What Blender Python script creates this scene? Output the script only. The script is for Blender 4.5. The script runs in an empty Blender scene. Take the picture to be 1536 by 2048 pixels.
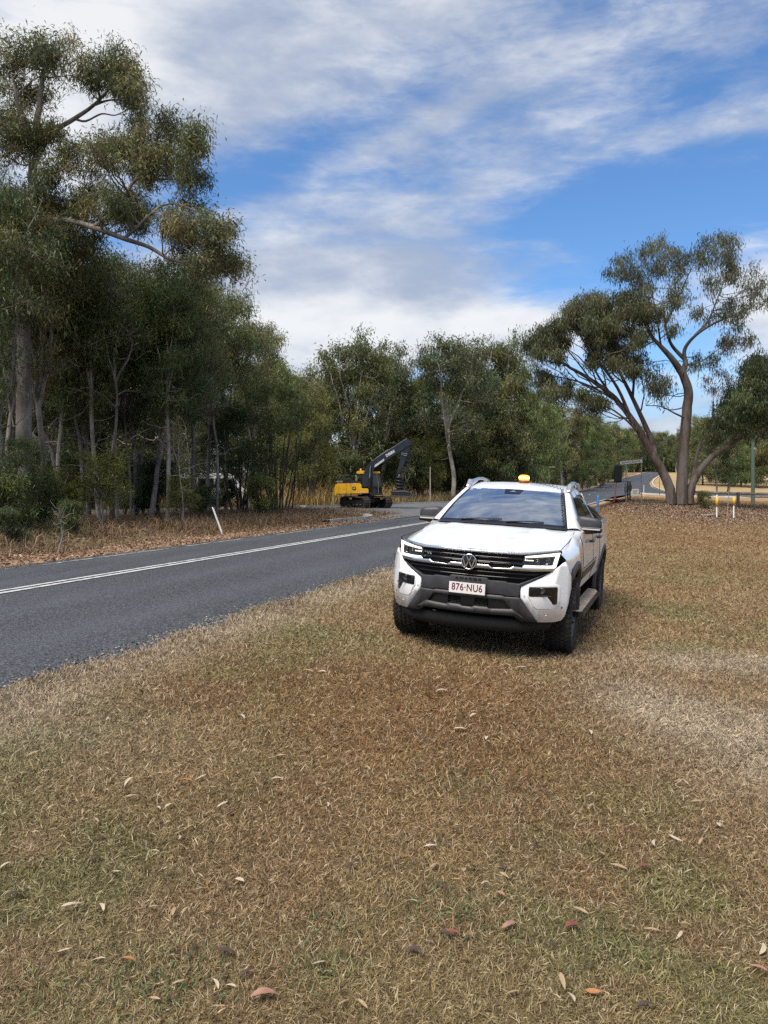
import bpy, bmesh, math, random
import numpy as np
from mathutils import Vector, Matrix
R = math.radians
sc = bpy.context.scene
COL = sc.collection

# ------------------------------------------------------------------ camera
FPX, YH, CAMH = 1540.0, 972.0, 1.70          # focal length and horizon row of the 1536x2048 frame, eye height
PIT = math.atan((1024 - YH) / FPX)
cam_d = bpy.data.cameras.new('camera'); cam = bpy.data.objects.new('camera', cam_d); COL.objects.link(cam)
cam_d.sensor_fit = 'HORIZONTAL'; cam_d.sensor_width = 36.0; cam_d.lens = 36.0 * FPX / 1536.0
cam_d.clip_start = 0.05; cam_d.clip_end = 6000
cam.location = (0, 0, CAMH); cam.rotation_euler = (R(90) - PIT, 0, 0)
sc.camera = cam

# ------------------------------------------------------------------ light and exposure
SUN_EL, SUN_AZ = 58.0, -142.0                  # azimuth clockwise from +Y (view direction)
sun_d = bpy.data.lights.new('sun', 'SUN'); sun = bpy.data.objects.new('sun', sun_d); COL.objects.link(sun)
sun_d.energy = 2.5; sun_d.angle = R(38); sun_d.color = (1.0, 0.93, 0.82)
_sd = Vector((math.sin(R(SUN_AZ)) * math.cos(R(SUN_EL)), math.cos(R(SUN_AZ)) * math.cos(R(SUN_EL)), math.sin(R(SUN_EL))))
sun.rotation_euler = (-_sd).to_track_quat('-Z', 'Y').to_euler()
sc.view_settings.view_transform = 'Standard'; sc.view_settings.look = 'None'
sc.view_settings.exposure = 1.05; sc.view_settings.gamma = 1.0
sc.cycles.max_bounces = 6; sc.cycles.transparent_max_bounces = 8
sc.cycles.diffuse_bounces = 4; sc.cycles.glossy_bounces = 3; sc.cycles.transmission_bounces = 4
sc.cycles.caustics_reflective = False; sc.cycles.caustics_refractive = False
sc.cycles.use_denoising = False
sc.cycles.sample_clamp_indirect = 2.5; sc.cycles.blur_glossy = 0.6

# ------------------------------------------------------------------ sky: Nishita plus real-direction clouds
w = bpy.data.worlds.new('World'); sc.world = w; w.use_nodes = True
NT = w.node_tree; NT.nodes.clear()
def N(tree, typ, **kw):
    n = tree.nodes.new(typ)
    for k, v in kw.items():
        if hasattr(n, k): setattr(n, k, v)
        else: n.inputs[k].default_value = v
    return n
class G:
    """tiny maths builder on a node tree"""
    def __init__(s, t): s.t = t
    def put(s, sock, v):
        if isinstance(v, (int, float)): sock.default_value = v
        elif isinstance(v, tuple): sock.default_value = v
        else: s.t.links.new(v, sock)
    def m(s, op, a, b=0.0, c=None, clamp=False):
        n = s.t.nodes.new('ShaderNodeMath'); n.operation = op; n.use_clamp = clamp
        s.put(n.inputs[0], a); s.put(n.inputs[1], b)
        if c is not None: s.put(n.inputs[2], c)
        return n.outputs[0]
    def ss(s, v, lo, hi):
        n = s.t.nodes.new('ShaderNodeMapRange'); n.interpolation_type = 'SMOOTHSTEP'
        s.put(n.inputs[0], v); s.put(n.inputs[1], lo); s.put(n.inputs[2], hi)
        return n.outputs[0]
    def mix(s, f, a, b, typ='RGBA', blend='MIX'):
        n = s.t.nodes.new('ShaderNodeMix'); n.data_type = typ
        if typ == 'RGBA':
            n.blend_type = blend
            s.put(n.inputs[0], f); s.put(n.inputs[6], a); s.put(n.inputs[7], b); return n.outputs[2]
        s.put(n.inputs[0], f); s.put(n.inputs[2], a); s.put(n.inputs[3], b); return n.outputs[0]
    def noise(s, vec, scale, detail=4, rough=0.55, dist=0.0, out=0):
        n = s.t.nodes.new('ShaderNodeTexNoise')
        n.inputs['Scale'].default_value = scale; n.inputs['Detail'].default_value = detail
        n.inputs['Roughness'].default_value = rough; n.inputs['Distortion'].default_value = dist
        if vec is not None: s.t.links.new(vec, n.inputs['Vector'])
        return n.outputs[out]
    def mapping(s, vec, loc=(0, 0, 0), rot=(0, 0, 0), scale=(1, 1, 1)):
        n = s.t.nodes.new('ShaderNodeMapping'); n.inputs[1].default_value = loc
        n.inputs[2].default_value = rot; n.inputs[3].default_value = scale
        s.t.links.new(vec, n.inputs[0]); return n.outputs[0]
g = G(NT)
sky = NT.nodes.new('ShaderNodeTexSky'); sky.sky_type = 'NISHITA'; sky.sun_disc = False
sky.sun_elevation = R(SUN_EL); sky.sun_rotation = R(SUN_AZ); sky.altitude = 0
sky.air_density = 1.0; sky.dust_density = 0.4; sky.ozone_density = 2.2
tc = NT.nodes.new('ShaderNodeTexCoord'); D = tc.outputs['Generated']
sp = NT.nodes.new('ShaderNodeSeparateXYZ'); NT.links.new(D, sp.inputs[0])
yy = g.m('MAXIMUM', sp.outputs[1], 0.02)
az = g.m('DIVIDE', sp.outputs[0], yy); el = g.m('DIVIDE', sp.outputs[2], yy)   # compass bearing and height of a sky direction
dm = g.mapping(D, rot=(0, R(24), 0), scale=(1.5, 1.5, 4.4))
n1 = g.noise(dm, 2.3, 9, 0.58, 0.25)
n2 = g.noise(g.mapping(D, loc=(3, 1, 7), rot=(0, R(32), 0), scale=(1.3, 1.3, 3.6)), 6.5, 7, 0.6, 0.2)
dens = g.m('ADD', g.m('MULTIPLY', g.m('SUBTRACT', n1, 0.5), 1.5), g.m('MULTIPLY', g.m('SUBTRACT', n2, 0.5), 0.65))
def blob(px, py, rx, ry, rot, amp):
    """cloud bank (or clear gap when amp < 0) round a compass direction"""
    a0, e0 = (px - 768) / 1540.0, (972 - py) / 1540.0
    c, s_ = math.cos(R(rot)), math.sin(R(rot))
    da = g.m('SUBTRACT', az, a0); de = g.m('SUBTRACT', el, e0)
    p = g.m('DIVIDE', g.m('ADD', g.m('MULTIPLY', da, c), g.m('MULTIPLY', de, s_)), rx / 1540.0)
    q = g.m('DIVIDE', g.m('SUBTRACT', g.m('MULTIPLY', de, c), g.m('MULTIPLY', da, s_)), ry / 1540.0)
    d2 = g.m('ADD', g.m('MULTIPLY', p, p), g.m('MULTIPLY', q, q))
    return g.m('MULTIPLY', g.m('POWER', 2.718, g.m('MULTIPLY', d2, -1.0)), amp)
bias = 0.10
for b in [(120, 130, 420, 260, 0, 0.75), (650, 130, 520, 190, 8, 0.55), (760, 520, 420, 150, 10, 0.62),
          (560, 640, 420, 130, 0, 0.65), (1000, 660, 300, 60, 8, 0.6), (1530, 600, 110, 120, 0, 0.8), (1380, 270, 360, 46, 14, 0.45),
          (560, 345, 330, 75, 20, -0.55), (1200, 440, 330, 110, 12, -0.55), (1130, 585, 190, 55, 5, -0.62),
          (1370, 120, 260, 90, 0, 0.16), (860, 255, 380, 34, 24, 0.45), (1130, 510, 60, 22, 0, 0.35)]:
    bias = g.m('ADD', bias, blob(*b))
bias = g.m('ADD', bias, g.m('MULTIPLY', g.ss(sp.outputs[1], 0.25, -0.3), 0.45))  # unseen cloud added behind the view to make the light whiter
bias = g.m('ADD', bias, g.m('MULTIPLY', g.ss(sp.outputs[2], 0.55, 0.8), 0.40))
bias = g.m('ADD', bias, g.m('MULTIPLY', g.ss(sp.outputs[2], 0.13, 0.02), 0.7))
wisp = g.noise(g.mapping(D, loc=(9, 4, 2), rot=(0, R(30), 0), scale=(1.6, 1.6, 7.0)), 7.5, 8, 0.66, 0.5)
bias = g.m('ADD', bias, g.m('MULTIPLY', g.m('SUBTRACT', wisp, 0.48), 0.75))
cov = g.ss(g.m('ADD', dens, bias), -0.08, 0.85)
shade = g.noise(g.mapping(D, loc=(5, 2, 1), rot=(0, R(15), 0), scale=(1.2, 1.2, 3.2)), 4.2, 6, 0.55, 0.1)
lum = g.m('ADD', g.m('MULTIPLY', shade, 1.1), -0.12)
for b in [(120, 110, 330, 240, 0, 0.42), (560, 650, 600, 70, 0, 0.28), (1040, 650, 300, 50, 6, 0.30), (1530, 590, 120, 120, 0, 0.3),
          (800, 520, 360, 110, 8, -0.14), (700, 150, 420, 150, 5, -0.16)]:
    lum = g.m('ADD', lum, blob(*b))
lum = g.m('ADD', lum, g.m('MULTIPLY', g.m('SUBTRACT', n2, 0.5), 0.9))
lum = g.ss(lum, 0.16, 0.86)
ccol = g.mix(lum, (0.20, 0.235, 0.305, 1), (0.445, 0.45, 0.455, 1))
blue = g.mix(1.0, sky.outputs[0], (0.047, 0.066, 0.084, 1), blend='MULTIPLY')
final = g.mix(g.m('MULTIPLY', cov, 0.94), blue, ccol)
bg = NT.nodes.new('ShaderNodeBackground'); NT.links.new(final, bg.inputs[0]); bg.inputs[1].default_value = 1.0
ow = NT.nodes.new('ShaderNodeOutputWorld'); NT.links.new(bg.outputs[0], ow.inputs[0])

# ------------------------------------------------------------------ helpers
def W(px, py, Y):
    """world point seen at photo pixel (px, py) at forward distance Y (used to measure real positions)"""
    a, b = (px - 768) / FPX, (1024 - py) / FPX
    f = math.cos(PIT) + b * math.sin(PIT); z = -math.sin(PIT) + b * math.cos(PIT)
    k = Y / f
    return Vector((a * k, Y, CAMH + z * k))
def tag(o, label=None, cat=None, group=None, kind=None):
    if label: o['label'] = label
    if cat: o['category'] = cat
    if group: o['group'] = group
    if kind: o['kind'] = kind
    return o
def thing(name, label, cat, loc=(0, 0, 0), rotz=0.0, group=None):
    o = bpy.data.objects.new(name, None); COL.objects.link(o); o.empty_display_size = 0.2
    o.location = loc; o.rotation_euler = (0, 0, rotz)
    return tag(o, label, cat, group)
def link(name, me, mat=None, parent=None):
    o = bpy.data.objects.new(name, me); COL.objects.link(o)
    if mat is not None:
        for m_ in (mat if isinstance(mat, (list, tuple)) else [mat]): me.materials.append(m_)
    if parent is not None: o.parent = parent
    return o
class MB:
    """collects faces into one mesh"""
    def __init__(s): s.v = []; s.f = []; s.sm = []; s.mi = []; s.M = Matrix()
    def add(s, vs, fs, smooth=False, mi=0):
        o = len(s.v)
        s.v += [tuple(s.M @ Vector(p)) for p in vs]
        for f in fs: s.f.append([i + o for i in f]); s.sm.append(smooth); s.mi.append(mi)
        return s
    def box(s, c, d, rz=0, M=None, mi=0, bev=0.0):
        x, y, z = d[0] / 2, d[1] / 2, d[2] / 2
        T = Matrix.Translation(c) @ (M if M is not None else Matrix.Rotation(rz, 4, 'Z'))
        if bev > 0:
            bm = bmesh.new(); bmesh.ops.create_cube(bm, size=1.0)
            for v in bm.verts: v.co = Vector((v.co.x * d[0], v.co.y * d[1], v.co.z * d[2]))
            bmesh.ops.bevel(bm, geom=bm.edges[:], offset=bev, segments=2, affect='EDGES', profile=0.5)
            bm.verts.index_update()
            s.add([T @ v.co for v in bm.verts], [[v.index for v in f.verts] for f in bm.faces], False, mi); bm.free(); return s
        vs = [T @ Vector((a * x, b * y, c_ * z)) for a in (-1, 1) for b in (-1, 1) for c_ in (-1, 1)]
        return s.add(vs, [[0, 1, 3, 2], [4, 6, 7, 5], [0, 4, 5, 1], [2, 3, 7, 6], [0, 2, 6, 4], [1, 5, 7, 3]], False, mi)
    def tube(s, pts, rad, n=8, cap=True, mi=0, smooth=True):
        pts = [Vector(p) for p in pts]
        if not hasattr(rad, '__len__'): rad = [rad] * len(pts)
        vs, fs = [], []; ref = None
        for i, p in enumerate(pts):
            t = (pts[min(i + 1, len(pts) - 1)] - pts[max(i - 1, 0)]).normalized()
            if ref is None:
                ref = Vector((0, 0, 1)).cross(t)
                if ref.length < 0.1: ref = Vector((1, 0, 0)).cross(t)
            ref = (ref - t * ref.dot(t)).normalized(); b = t.cross(ref)
            for k in range(n):
                a = 2 * math.pi * k / n
                vs.append(p + (ref * math.cos(a) + b * math.sin(a)) * rad[i])
        for i in range(len(pts) - 1):
            for k in range(n):
                fs.append([i * n + k, i * n + (k + 1) % n, (i + 1) * n + (k + 1) % n, (i + 1) * n + k])
        s.add(vs, fs, smooth, mi)
        if cap:
            s.add(vs[:n], [list(range(n))[::-1]], False, mi); s.add(vs[-n:], [list(range(n))], False, mi)
        return s
    def cyl(s, a, b, r, n=16, mi=0, smooth=True): return s.tube([a, b], r, n, True, mi, smooth)
    def lathe(s, prof, axis='X', c=(0, 0, 0), n=48, mi=0, closed=False):
        vs, fs = [], []
        for (x, r) in prof:
            for k in range(n):
                a = 2 * math.pi * k / n
                p = (x, r * math.cos(a), r * math.sin(a)) if axis == 'X' else ((r * math.cos(a), x, r * math.sin(a)) if axis == 'Y' else (r * math.cos(a), r * math.sin(a), x))
                vs.append((p[0] + c[0], p[1] + c[1], p[2] + c[2]))
        m_ = len(prof)
        for i in range(m_ if closed else m_ - 1):
            j = (i + 1) % m_
            for k in range(n): fs.append([i * n + k, i * n + (k + 1) % n, j * n + (k + 1) % n, j * n + k])
        return s.add(vs, fs, True, mi)
    def prism(s, poly, map2, off, mi=0, smooth=False):
        """polygon [(a,b)] placed by map2(a,b), thickened by the vector off"""
        off = Vector(off); A = [Vector(map2(*p)) for p in poly]; n = len(A)
        s.add(A + [p + off for p in A], [list(range(n))[::-1], list(range(n, 2 * n))] + [[i, (i + 1) % n, n + (i + 1) % n, n + i] for i in range(n)], smooth, mi)
        return s
    def build(s, name, mat=None, parent=None, recalc=True):
        me = bpy.data.meshes.new(name); me.from_pydata(s.v, [], s.f)
        me.polygons.foreach_set('use_smooth', s.sm); me.polygons.foreach_set('material_index', s.mi)
        if recalc:
            bm = bmesh.new(); bm.from_mesh(me); bmesh.ops.recalc_face_normals(bm, faces=bm.faces[:]); bm.to_mesh(me); bm.free()
        me.update()
        return link(name, me, mat, parent)
def np_mesh(name, verts, faces4=None, faces3=None, cols=None, smooth=False, mats=None):
    """fast mesh from arrays; cols is a per-vertex albedo"""
    me = bpy.data.meshes.new(name)
    verts = np.asarray(verts, np.float32); nv = len(verts)
    q = np.zeros((0, 4), np.int32) if faces4 is None else np.asarray(faces4, np.int32)
    t = np.zeros((0, 3), np.int32) if faces3 is None else np.asarray(faces3, np.int32)
    loops = np.concatenate([q.ravel(), t.ravel()])
    starts = np.concatenate([np.arange(len(q)) * 4, len(q) * 4 + np.arange(len(t)) * 3]).astype(np.int32)
    me.vertices.add(nv); me.vertices.foreach_set('co', verts.ravel())
    me.loops.add(len(loops)); me.loops.foreach_set('vertex_index', loops.astype(np.int32))
    me.polygons.add(len(starts)); me.polygons.foreach_set('loop_start', starts)
    if smooth: me.polygons.foreach_set('use_smooth', np.ones(len(starts), bool))
    if mats is not None: me.polygons.foreach_set('material_index', np.asarray(mats, np.int32))
    me.update(calc_edges=True)
    if cols is not None:
        a = me.color_attributes.new('albedo', 'FLOAT_COLOR', 'POINT')
        c4 = np.ones((nv, 4), np.float32); c4[:, :3] = cols
        a.data.foreach_set('color', c4.ravel())
    return me
def _hash(ix, iy, seed):
    h = (ix.astype(np.int64) * 374761393 + iy.astype(np.int64) * 668265263 + seed * 1442695041) & 0x7fffffff
    h = ((h ^ (h >> 13)) * 1274126177) & 0x7fffffff
    return ((h ^ (h >> 16)) & 0xffff) / 65535.0
def vnoise(x, y, seed=0):
    ix, iy = np.floor(x), np.floor(y); fx, fy = x - ix, y - iy
    fx = fx * fx * (3 - 2 * fx); fy = fy * fy * (3 - 2 * fy)
    a = _hash(ix, iy, seed); b = _hash(ix + 1, iy, seed); c = _hash(ix, iy + 1, seed); d = _hash(ix + 1, iy + 1, seed)
    return (a * (1 - fx) + b * fx) * (1 - fy) + (c * (1 - fx) + d * fx) * fy
def fbm(x, y, seed=0, oct=4):
    r = 0; amp = 0.5; tot = 0
    for o in range(oct):
        r = r + amp * vnoise(x * 2 ** o + 17.3 * o, y * 2 ** o - 9.1 * o, seed + o); tot += amp; amp *= 0.5
    return r / tot
def sst(v, lo, hi):
    t = np.clip((v - lo) / (hi - lo), 0, 1); return t * t * (3 - 2 * t)

# ------------------------------------------------------------------ materials
def mat(name, base=(0.5, 0.5, 0.5), rough=0.6, metal=0.0, coat=0.0, spec=0.5, emit=None, estr=0.0):
    m_ = bpy.data.materials.new(name); m_.use_nodes = True
    b = m_.node_tree.nodes['Principled BSDF']
    b.inputs['Base Color'].default_value = (*base, 1); b.inputs['Roughness'].default_value = rough
    b.inputs['Metallic'].default_value = metal; b.inputs['Coat Weight'].default_value = coat
    b.inputs['Coat Roughness'].default_value = 0.05; b.inputs['Specular IOR Level'].default_value = spec
    if emit: b.inputs['Emission Color'].default_value = (*emit, 1); b.inputs['Emission Strength'].default_value = estr
    return m_
def varied(name, c1, c2, scale=8.0, rough=0.8, bump=0.0, bscale=40.0, coord='Object', detail=5, spec=0.4, lo=0.35, hi=0.65, stretch=(1, 1, 1)):
    m_ = mat(name, c1, rough, spec=spec); t = m_.node_tree; gg = G(t); b = t.nodes['Principled BSDF']
    c = t.nodes.new('ShaderNodeTexCoord').outputs[coord]
    c = gg.mapping(c, scale=stretch)
    f = gg.ss(gg.noise(c, scale, detail, 0.6), lo, hi)
    t.links.new(gg.mix(f, (*c1, 1), (*c2, 1)), b.inputs['Base Color'])
    if bump:
        bn = t.nodes.new('ShaderNodeBump'); bn.inputs['Strength'].default_value = bump; bn.inputs['Distance'].default_value = 0.02
        t.links.new(gg.noise(c, bscale, 4, 0.6), bn.inputs['Height']); t.links.new(bn.outputs[0], b.inputs['Normal'])
    return m_
def attr_mat(name, rough=0.85, trans=0.0, spec=0.3, vary=0.0, tint=0.0):
    """material reading the per-vertex albedo; trans = share of light let through thin blades and leaves"""
    m_ = mat(name, (0.2, 0.2, 0.2), rough, spec=spec); t = m_.node_tree; gg = G(t); b = t.nodes['Principled BSDF']
    a = t.nodes.new('ShaderNodeAttribute'); a.attribute_name = 'albedo'; c = a.outputs['Color']
    if vary:
        tcn = t.nodes.new('ShaderNodeTexCoord').outputs['Object']
        f = gg.m('ADD', gg.m('MULTIPLY', gg.noise(tcn, 38.0, 5, 0.7), vary * 2), 1.0 - vary)
        hs = t.nodes.new('ShaderNodeHueSaturation'); t.links.new(f, hs.inputs['Value']); t.links.new(c, hs.inputs['Color']); c = hs.outputs[0]
    if tint:
        oi = t.nodes.new('ShaderNodeObjectInfo')
        hs = t.nodes.new('ShaderNodeHueSaturation'); t.links.new(c, hs.inputs['Color'])
        t.links.new(gg.m('ADD', gg.m('MULTIPLY', oi.outputs['Random'], tint), 1.0 - tint / 2), hs.inputs['Value'])
        t.links.new(gg.m('ADD', gg.m('MULTIPLY', oi.outputs['Random'], -0.035), 0.533), hs.inputs['Hue']); c = hs.outputs[0]
    t.links.new(c, b.inputs['Base Color'])
    if trans:
        tr = t.nodes.new('ShaderNodeBsdfTranslucent'); t.links.new(c, tr.inputs[0])
        mx = t.nodes.new('ShaderNodeMixShader'); mx.inputs[0].default_value = trans
        t.links.new(b.outputs[0], mx.inputs[1]); t.links.new(tr.outputs[0], mx.inputs[2])
        t.links.new(mx.outputs[0], t.nodes['Material Output'].inputs[0])
    return m_
M = {}
M['soil'] = attr_mat('soil_and_turf', 0.95, vary=0.28, spec=0.15)
M['blade'] = attr_mat('grass_blade', 0.7, trans=0.2, spec=0.25)
M['leaf'] = attr_mat('gum_leaf', 0.46, trans=0.38, spec=0.35, tint=0.5)
M['litter'] = attr_mat('dry_litter', 0.75, spec=0.3)
M['bark_grey'] = varied('grey_bark', (0.25, 0.225, 0.205), (0.11, 0.092, 0.082), 3.2, 0.9, 0.5, 22, stretch=(1, 1, 0.35))
M['bark_pale'] = varied('pale_bark', (0.38, 0.345, 0.30), (0.20, 0.175, 0.15), 2.2, 0.85, 0.3, 20, stretch=(1, 1, 0.4))
M['bark_rust'] = varied('rusty_bark', (0.145, 0.125, 0.11), (0.08, 0.052, 0.04), 2.6, 0.95, 1.0, 14, stretch=(1, 1, 0.22), lo=.42, hi=.62)
M['bark_dark'] = varied('dark_bark', (0.075, 0.062, 0.052), (0.03, 0.026, 0.023), 3.2, 0.95, 0.4, 22, stretch=(1, 1, 0.35))
M['concrete'] = varied('kerb_concrete', (0.42, 0.40, 0.36), (0.28, 0.265, 0.24), 3.0, 0.9, 0.2, 60)
M['black_plastic'] = mat('black_plastic', (0.012, 0.012, 0.013), 0.45)
M['white_plastic'] = mat('white_plastic', (0.78, 0.78, 0.76), 0.5)
M['galv'] = varied('galvanised_steel', (0.42, 0.43, 0.43), (0.30, 0.31, 0.31), 12, 0.45)

# ------------------------------------------------------------------ land form (s = along the road, t = across it, left positive)
DX, DY = 0.3265, 0.9452
def st(x, y): return DX * x + DY * y, -DY * x + DX * y
def xy(s, t): return DX * s - DY * t, DY * s + DX * t
T_N, T_C, T_F = 4.62, 8.68, 11.57             # near edge, centre line and far edge of the bitumen
_gs = np.array([-50, 95, 108, 120, 140, 175, 243, 350, 470, 3000.]); _gz = np.array([0, 0, 0.12, 0.32, 0.62, 1.12, 3.6, 7.3, 9.5, 9.5])
def grade(s): return np.interp(s, _gs, _gz)
def land(s, t, road=False):
    s = np.asarray(s, float); t = np.asarray(t, float)
    c = np.interp(t, [-400, -9, -6, -2.6, T_N, T_C, T_F, 13.0, 17, 30, 400], [-0.42, -0.42, -0.40, -0.25, 0.146, 0.20, 0.146, 0.12, 0.2, 0.3, 0.3])
    bank = 0.92 * sst(s, 28, 52) * sst(-t, -4.5, -1.0) * (1 - 0.5 * sst(s, 80, 120))
    z = c + grade(s) + bank
    z = z + 0.12 * np.exp(-((s - 45) / 3.0) ** 2 - ((t + 1.8) / 3.0) ** 2)
    if not road:
        z = z + 0.05 * (fbm(s * 0.6, t * 0.6, 5, 3) - 0.5) * (1 - sst(t, 3.6, 4.4) * (1 - sst(t, 12, 13.5)))
        z = z - 0.07 * sst(t, T_N + 0.02, T_N + 0.25) * (1 - sst(t, T_F - 0.25, T_F - 0.02))
    return z
def zat(x, y, road=False):
    s, t = st(x, y); return float(land(s, t, road))
def drop(px, py):
    """ground point seen at a pixel"""
    lo, hi = 1.5, 400.0
    for _ in range(50):
        m_ = (lo + hi) / 2; p = W(px, py, m_)
        if p.z > zat(p.x, p.y, True): lo = m_
        else: hi = m_
    p = W(px, py, lo); p.z = zat(p.x, p.y); return p
C_STRAW, C_RUST, C_OLIVE, C_PALE, C_DARK = np.array([.325, .228, .122]), np.array([.24, .130, .054]), np.array([.180, .172, .070]), np.array([.43, .35, .255]), np.array([.13, .085, .05])
def lawn_albedo(x, y):
    s, t = st(x, y)
    a = fbm(x * 0.55 + 3, y * 0.55, 11, 4); b = fbm(x * 0.9 - 7, y * 0.6 + 2, 23, 4); d = fbm(x * 2.3, y * 2.3, 31, 3)
    k = lambda v: v[..., None]
    c = C_STRAW + k(sst(a, .36, .62)) * (C_RUST - C_STRAW) * 0.38
    gr = sst(b, .40, .66) * 0.8 + 0.40 * sst(-y, -5.6, -2.2)
    gr = gr * sst(-y, -26, -9) * sst(d, .25, .6)
    c = c + k(np.clip(gr, 0, .85)) * (C_OLIVE - c)
    rust = np.exp(-((x - 0.3) / 2.0) ** 2 - ((y - 6.1) / 1.3) ** 2) * 0.78 + np.exp(-((x - 0.6) / 1.4) ** 2 - ((y - 4.7) / 0.9) ** 2) * 0.45
    c = c + k(rust) * (C_RUST * 1.02 - c)
    pale = np.exp(-((x - 2.9) / 0.9) ** 2 - ((y - 5.4) / 1.0) ** 2) + np.exp(-((x - 4.2) / 1.8) ** 2 - ((y - 7.9) / .55) ** 2) + 0.7 * np.exp(-((x - 2.2) / .5) ** 2 - ((y - 6.5) / .7) ** 2)
    pale = pale + 0.7 * np.exp(-((t - 4.3) / 0.4) ** 2) + 0.3 * np.exp(-((x + 2.4) / 1.0) ** 2 - ((y - 5.0) / .6) ** 2)
    c = c + k(np.clip(pale * (0.65 + d), 0, .9)) * (C_PALE - c)
    far = sst(y, 12, 40)
    c = c + k(far * 0.6) * (np.array([.30, .19, .09]) - c)
    return c * k(0.78 + 0.44 * d)
def ground_albedo(x, y):
    s, t = st(x, y); k = lambda v: v[..., None]
    c = lawn_albedo(x, y)
    d = fbm(x * 0.8, y * 0.8, 47, 4)
    lit = sst(t, T_F - .6, T_F + .1)
    c = c + k(lit) * ((np.array([.26, .185, .125]) * k(0.7 + .6 * d)) - c)
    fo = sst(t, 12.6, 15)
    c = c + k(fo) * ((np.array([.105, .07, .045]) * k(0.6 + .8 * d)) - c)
    tr = np.exp(-((s - 43.5) / 5.0) ** 2 - ((t + 2.6) / 4.2) ** 2)            # bark and leaf litter round the big gum
    c = c + k(np.clip(tr * 1.5, 0, .9)) * ((np.array([.20, .135, .095]) * k(.7 + .6 * d)) - c)
    pad = sst(s, 92, 110) * sst(-t, -3, 3)
    c = c + k(pad) * ((np.array([.36, .26, .135]) * k(.75 + .5 * d)) - c)
    return c
# ------------------------------------------------------------------ ground sheet
rng = np.random.default_rng(7)
def lines(segs):
    out = [segs[0][0]]
    for a, b, n in segs: out += list(np.linspace(a, b, n + 1)[1:])
    return np.array(out)
S_ = lines([(-60, -8, 12), (-8, 1, 12), (1, 14, 90), (14, 32, 60), (32, 64, 64), (64, 130, 44), (130, 500, 40), (500, 4000, 12)])
T_ = lines([(-2500, -300, 8), (-300, -60, 20), (-60, -14, 23), (-14, -6, 20), (-6, 4.3, 80), (4.3, 5.0, 7), (5.0, 11.2, 8), (11.2, 14, 14), (14, 40, 30), (40, 120, 20), (120, 2500, 10)])
SS, TT = np.meshgrid(S_, T_, indexing='ij')
GX, GY = xy(SS, TT); GZ = land(SS, TT)
alb = ground_albedo(GX, GY)
alb = alb * (1 - .38 * (sst(-TT, -T_N, -T_N + .3) * (1 - sst(GY, 40, 60))))[..., None]     # shade among the blades painted into the earth colour under the thatch
ni, nj = SS.shape
idx = np.arange(ni * nj).reshape(ni, nj)
q = np.stack([idx[:-1, :-1], idx[1:, :-1], idx[1:, 1:], idx[:-1, 1:]], -1).reshape(-1, 4)[:, ::-1]
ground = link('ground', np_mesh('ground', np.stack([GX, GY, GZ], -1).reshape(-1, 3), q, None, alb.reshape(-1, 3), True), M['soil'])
tag(ground, kind='structure')

# ------------------------------------------------------------------ bitumen
def asphalt(name, c1, c2):
    m_ = mat(name, c1, 0.8, spec=0.45); t = m_.node_tree; gg = G(t); b = t.nodes['Principled BSDF']
    c = t.nodes.new('ShaderNodeTexCoord').outputs['Object']
    f1 = gg.noise(c, 0.35, 4, 0.6); f2 = gg.noise(gg.mapping(c, rot=(0, 0, R(19)), scale=(1, .12, 1)), 1.3, 4, 0.6)
    sp_ = gg.noise(c, 42, 3, 0.8); vo = t.nodes.new('ShaderNodeTexVoronoi'); vo.inputs['Scale'].default_value = 75; t.links.new(c, vo.inputs['Vector'])
    base = gg.mix(gg.ss(gg.m('ADD', gg.m('MULTIPLY', f1, .5), gg.m('MULTIPLY', f2, .5)), .36, .64), (*c1, 1), (*c2, 1))
    sx = t.nodes.new('ShaderNodeSeparateXYZ'); t.links.new(c, sx.inputs[0])
    tt = gg.m('ADD', gg.m('MULTIPLY', sx.outputs[0], -.9452), gg.m('MULTIPLY', sx.outputs[1], .3265)); wp = 0.0     # polished wheel paths
    for c_ in (5.75, 7.35, 9.45, 10.85):
        d_ = gg.m('DIVIDE', gg.m('SUBTRACT', tt, c_), .36); wp = gg.m('ADD', gg.m('POWER', 2.718, gg.m('MULTIPLY', gg.m('MULTIPLY', d_, d_), -1.0)), wp)
    wp = gg.m('MULTIPLY', wp, gg.ss(gg.noise(gg.mapping(c, rot=(0, 0, R(19)), scale=(1, .1, 1)), .8, 3, .6), .3, .7))
    base = gg.mix(gg.m('MULTIPLY', wp, .55), base, (0.068, 0.073, 0.082, 1))
    chip = gg.ss(gg.m('ADD', gg.m('MULTIPLY', sp_, 1.0), gg.m('MULTIPLY', t_sep(t, vo.outputs['Color']), 0.35)), .56, .92)
    base = gg.mix(chip, base, (0.125, 0.132, 0.145, 1))
    t.links.new(base, b.inputs['Base Color'])
    bn = t.nodes.new('ShaderNodeBump'); bn.inputs['Strength'].default_value = 0.9; bn.inputs['Distance'].default_value = 0.012
    t.links.new(gg.m('ADD', sp_, gg.m('MULTIPLY', vo.outputs['Distance'], -.8)), bn.inputs['Height']); t.links.new(bn.outputs[0], b.inputs['Normal'])
    return m_
def t_sep(t, colsock):
    n = t.nodes.new('ShaderNodeSeparateColor'); t.links.new(colsock, n.inputs[0]); return n.outputs[0]
M['road'] = asphalt('chip_seal', (0.014, 0.0155, 0.018), (0.027, 0.029, 0.033))
M['street'] = asphalt('grey_seal', (0.10, 0.10, 0.105), (0.14, 0.14, 0.14))
M['paint'] = varied('road_paint', (0.52, 0.52, 0.51), (0.16, 0.16, 0.165), 7, 0.7, lo=.46, hi=.74)
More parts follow.
